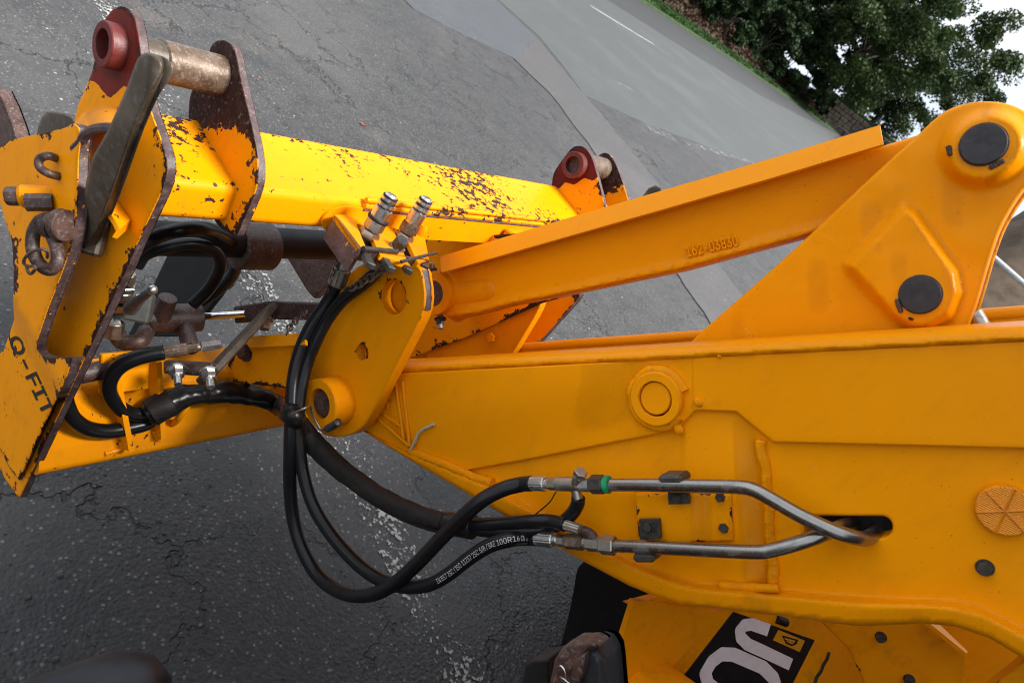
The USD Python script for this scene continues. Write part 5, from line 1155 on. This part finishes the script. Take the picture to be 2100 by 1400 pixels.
def np_poly(name, pl_, lift, th, mat, parent):
    pl_ = max(getattr(pl_, 'geoms', [pl_]), key=lambda g_: g_.area)
    m = trimesh.creation.extrude_polygon(pl_, th, engine='earcut'); v = m.vertices; m.vertices = O_ + v[:, :1] * e2 + v[:, 1:2] * dnv + (v[:, 2:] + lift - th) * nn; m.fix_normals()
    return obj(name, m, M[mat], parent, smooth=False)
np_plate('nose_panel', [(1290, 1240), (1480, 1190), (1760, 1200), (1745, 1300), (1775, 1330), (1830, 1400), (1900, 1560), (1150, 1560), (1178, 1440), (1250, 1385), (1352, 1275)], 0, .02, 'chassis', CH)
np_plate('nose_fold', [(1300, 1230), (1420, 1245), (1480, 1255), (1375, 1371), (1300, 1470), (1180, 1560), (1140, 1500), (1250, 1388)], .010, .012, 'chassis', CH)
dec = np_plate('decal', [(1505, 1254), (1671, 1312), (1624, 1404), (1560, 1520), (1300, 1500), (1408, 1379)], .0022, .002, 'decalblack', CH)
uvp = lambda px, py: ((onp(px, py) - O_) @ e2, (onp(px, py) - O_) @ dnv)
wst = px2m(31, O_) * .98
def stroke(pts, w, rnd=.0):
    q = [uvp(*p) for p in pts]; return LineString(q).buffer(w / 2, cap_style=2, join_style=1, quad_segs=8)
np_poly('letter', stroke([(1619, 1360), (1560, 1332), (1531, 1319), (1517, 1305), (1515, 1291), (1524, 1280), (1540, 1278), (1574, 1290)], wst * .84), .0036, .0013, 'decalwhite', dec)
Cq = LineString([uvp(*p) for p in [(1580, 1440), (1591, 1410), (1584, 1388), (1562, 1366), (1502, 1340), (1478, 1339), (1458, 1354), (1444, 1378), (1450, 1400), (1480, 1424), (1520, 1449)]]).buffer(wst * .46, cap_style=2, join_style=1)
np_poly('letter', Cq, .0036, .0013, 'decalwhite', dec)
np_plate('emblem_panel', [(1597, 1291), (1651, 1313), (1640, 1336), (1586, 1312)], .0034, .001, 'decalyellow', dec)
for q in ([(1604, 1302), (1637, 1311), (1634, 1320), (1624, 1324), (1612, 1319)],): np_plate('emblem', q, .0042, .0007, 'print', dec)
np_plate('emblem_mark', [(1609, 1307), (1631, 1313), (1629, 1317), (1611, 1311)], .0048, .0005, 'decalyellow', dec)
np_plate('emblem_mark', [(1613, 1313), (1628, 1318), (1625, 1320), (1615, 1316)], .0048, .0005, 'decalyellow', dec)
wr = [(1702, 1336), (1694, 1350), (1690, 1362), (1682, 1374), (1676, 1388), (1668, 1402)]
obj('panel_script', tube(np.array([onp(x + (2 if k % 2 else -2), y, .001) for k, (x, y) in enumerate(wr)]), .0032, 6), M['print'], CH)
obj('panel_slot', tube(np.array([onp(1592, 1268, .0), onp(1612, 1276, .0)]), .008, 14), M['black'], CH)
# side wall of the nose, going back, and the rounded rib between
p1_, p2_ = onp(1700, 1290, .0), onp(1840, 1440, .0)
wallv = np.array([.9, -.1, 0]); 
sw = relief_obj('tower_plate', CH, M['chassis'], M['chassis'], pts=[(1650, 1240), (1905, 1268), (1980, 1340), (1975, 1560), (1850, 1560), (1790, 1440), (1740, 1330)], Y=1.36, thick=.02, step=16, bev_px=4, bev_m=.004)
obj('plate_flange', slab(ats([(1895, 1272), (1978, 1340)], 1.352), ats([(1905, 1270), (1984, 1334)], 1.352), .01), M['arm'], sw)
for x, y in ((1807, 1305), (1865, 1392)):
    c = at(x, y, 1.36); obj('bolt', hexbolt(c, [0, -1, 0], px2m(9, c), .012), M['bolt'], sw)
relief_obj('inner_plate', CH, M['chassis'], M['black'], pts=[(1860, 1250), (2110, 1290), (2200, 1560), (1930, 1560), (1960, 1400)], Y=1.50, thick=.02, step=24, bev_px=4, bev_m=.004)
relief_obj('lower_rail', CH, M['chassis'], M['chassis'], pts=[(2110, 1345), (2200, 1300), (2200, 1560), (1990, 1440)], Y=1.05, thick=.03, step=16, bev_px=4, bev_m=.004)
hubc = onp(1345, 1450, .02); hd = nn
obj('pivot_tube', [ring(hubc - nn * .05, hubc + nn * .06, .050, .070, 48)], M['chassis'], CH)
relief_obj('front_web', CH, M['chassis'], M['chassis'], pts=[(1335, 1190), (1420, 1190), (1420, 1260), (1362, 1276), (1338, 1282)], Y=1.12, thick=.03, step=14, bev_px=4, bev_m=.004)
# black sheet standing in for the deep shadow beside the nose
relief_obj('dark_gap_sheet', CH, M['black'], M['black'], pts=rounded([(1190, 1120), (1400, 1200), (1420, 1330), (1250, 1480), (1090, 1560), (1145, 1340), (1172, 1240)]), Y=1.42, thick=.05, step=30, bev_px=5, bev_m=.004)

# rusty lug with dimpled rubber block at the bottom
RBk = thing('rubber_buffer', 'dimpled black rubber block in a rusty steel bracket at the bottom edge', 'buffer', at(1190, 1400, .70))
def rb(name, pts, Y, th, mat, parent=None, off=None, bev=(8, .01)): return relief_obj(name, RBk, M[mat], M[mat], pts=pts, Y=Y, thick=th, off=off, step=7, bev_px=bev[0], bev_m=bev[1])
rb('rubber_block', [(1178, 1352), (1188, 1330), (1206, 1322), (1226, 1328), (1243, 1348), (1248, 1372), (1252, 1400), (1262, 1480), (1176, 1480)], .715, .05, 'rubber', off=lambda x, y: .012 * np.sin(np.clip((x - 1170) / 85, 0, 1) * np.pi), bev=(18, .018))
rb('steel_cheek', [(1128, 1400), (1138, 1352), (1154, 1326), (1178, 1312), (1212, 1311), (1232, 1324), (1212, 1334), (1194, 1352), (1184, 1400), (1180, 1480), (1112, 1480)], .700, .03, 'rust', off=lambda x, y: .008 * meshkit.fbm(np.c_[x / 18, y / 18, 0 * x], 3, 5), bev=(9, .010))
rb('steel_strap', [(1180, 1352), (1204, 1336), (1196, 1380), (1180, 1412), (1170, 1390)], .688, .01, 'rust', bev=(3, .003))
rb('back_bracket', [(1078, 1362), (1090, 1352), (1128, 1348), (1132, 1480), (1056, 1480)], .76, .05, 'black', bev=(6, .008))
w = thing('linch_pin', 'thin bright wire loop clipped on the rusty bracket', 'linch pin', at(1155, 1380, .68)); obj('wire', tube(pxpath([(1132, 1410, .68), (1138, 1385, .678), (1142, 1370, .676), (1150, 1365, .676), (1158, 1375, .676), (1163, 1392, .678), (1168, 1410, .68)], 8), .0014, 8), M['chrome'], w, smooth=True)
obj('wire', tube(np.array([at(1148, 1386, .676), at(1168, 1402, .678)]), .0014, 8), M['chrome'], w)

# ------------------------------------------------------------------ front wheel below the viewer
R_ = .56
q = atz(300, 1345, .46); wheel_c = np.array([q[0] + .612, .135, R_])
WH = thing('front_wheel', 'black front tyre with deep lugs at the lower left edge', 'wheel', wheel_c)
yin = at(330, 1350, .42)
def wheel(c, w, label_thing):
    t = np.linspace(0, 2 * np.pi, 97)[:-1]; prof = [(-w / 2, R_ * .62), (-w / 2 - .01, R_ * .78), (-w / 2 + .03, R_ * .92), (-w / 2 + .08, R_ * .94), (w / 2 - .08, R_ * .94), (w / 2 - .03, R_ * .92), (w / 2 + .01, R_ * .78), (w / 2, R_ * .62)]
    v = np.vstack([np.c_[r * np.cos(t), np.full(96, y), r * np.sin(t)] for y, r in prof]) + c; f = []
    for i in range(len(prof) - 1):
        for j in range(96): k = (j + 1) % 96; f += [[i * 96 + j, (i + 1) * 96 + k, i * 96 + k], [i * 96 + j, (i + 1) * 96 + j, (i + 1) * 96 + k]]
    m = trimesh.Trimesh(v, f, process=False); m.fix_normals(); obj('tyre', m, M['tyre'], label_thing, smooth=True)
    for k in range(18):
        for sd_ in (-1, 1):
            a0 = 2 * np.pi * (k + (.5 if sd_ > 0 else 0)) / 18; P = []
            for s in np.linspace(0, 1, 7):
                y = sd_ * (w / 2 + .012 - s * (w / 2)); a = a0 + s * .30; P.append(c + np.array([0, y, 0]) + np.array([math.cos(a), 0, math.sin(a)]) * R_ * (.945 if s > .1 else .91))
            P = np.array(P); pp = spline(P, 4); m = tube(pp, .047 * np.clip(np.minimum(np.arange(len(pp)) + 1.5, len(pp) + .5 - np.arange(len(pp))) / 4.0, .35, 1) ** .5, 14); obj('lug', m, M['tyre'], label_thing, smooth=True)
    obj('rim', ring(c - [0, w / 2 - .03, 0], c + [0, w / 2 - .03, 0], R_ * .2, R_ * .62, 48), M['chassis'], label_thing)
wheel(wheel_c, .36, WH)
wc2 = wheel_c + [.02, 1.92, 0]; W2 = thing('front_wheel', 'far front tyre, black in the dark gap under the boom', 'wheel', wc2); wheel(wc2, .36, W2)

# ------------------------------------------------------------------ unseen hedge added behind the viewer to block low sky light
hd = thing('added_hedge', 'unseen dark hedge added behind the viewer to block light', 'hedge', [-3, -6.9, 0])
m = trimesh.creation.box((26, 1.4, 1.6)).subdivide_to_size(.35); v = m.vertices; v[:] = v + (meshkit.fbm(v * 1.3, 4, 3)[:, None] - .5) * .5; m.apply_translation([-3, -7.4, .78]); obj('added_hedge_body', m, M['hedgemat'], hd, smooth=False)
obj('foliage', leaves(np.c_[rng.uniform(-13.5, 7.5, 9000), rng.uniform(-6.8, -6.5, 9000), rng.uniform(.05, 1.6, 9000)], .10, 77), M['leaf2'], hd, smooth=False)

# ------------------------------------------------------------------ the body of the machine behind the viewer's shoulder
BD = thing('wheel_loader', 'yellow wheel loader with its cab behind the booms', 'wheel loader', [1.9, 1.15, 0])
def bx(x0, x1, y0, y1, z0, z1, bev=.03): return box_axes([(x0 + x1) / 2, (y0 + y1) / 2, (z0 + z1) / 2], np.array([1.0, 0, 0]), np.array([0, 1.0, 0]), np.array([0, 0, 1.0]), x1 - x0, y1 - y0, z1 - z0, bev)
obj('main_frame', bx(.60, 4.0, .75, 1.75, .45, .95), M['black'], BD, smooth=False)
obj('cab', bx(1.0, 2.5, .05, 2.2, .75, 2.15), M['black'], BD, smooth=False)
obj('cab_glass', bx(1.04, 2.45, .09, 2.16, 2.15, 2.85), M['black'], BD, smooth=False)
obj('roof', bx(.95, 2.55, .0, 2.25, 2.84, 3.05, .06), M['chassis'], BD, smooth=False)
obj('engine_cover', bx(2.4, 4.1, .45, 1.85, .9, 1.85, .1), M['chassis'], BD, smooth=False)
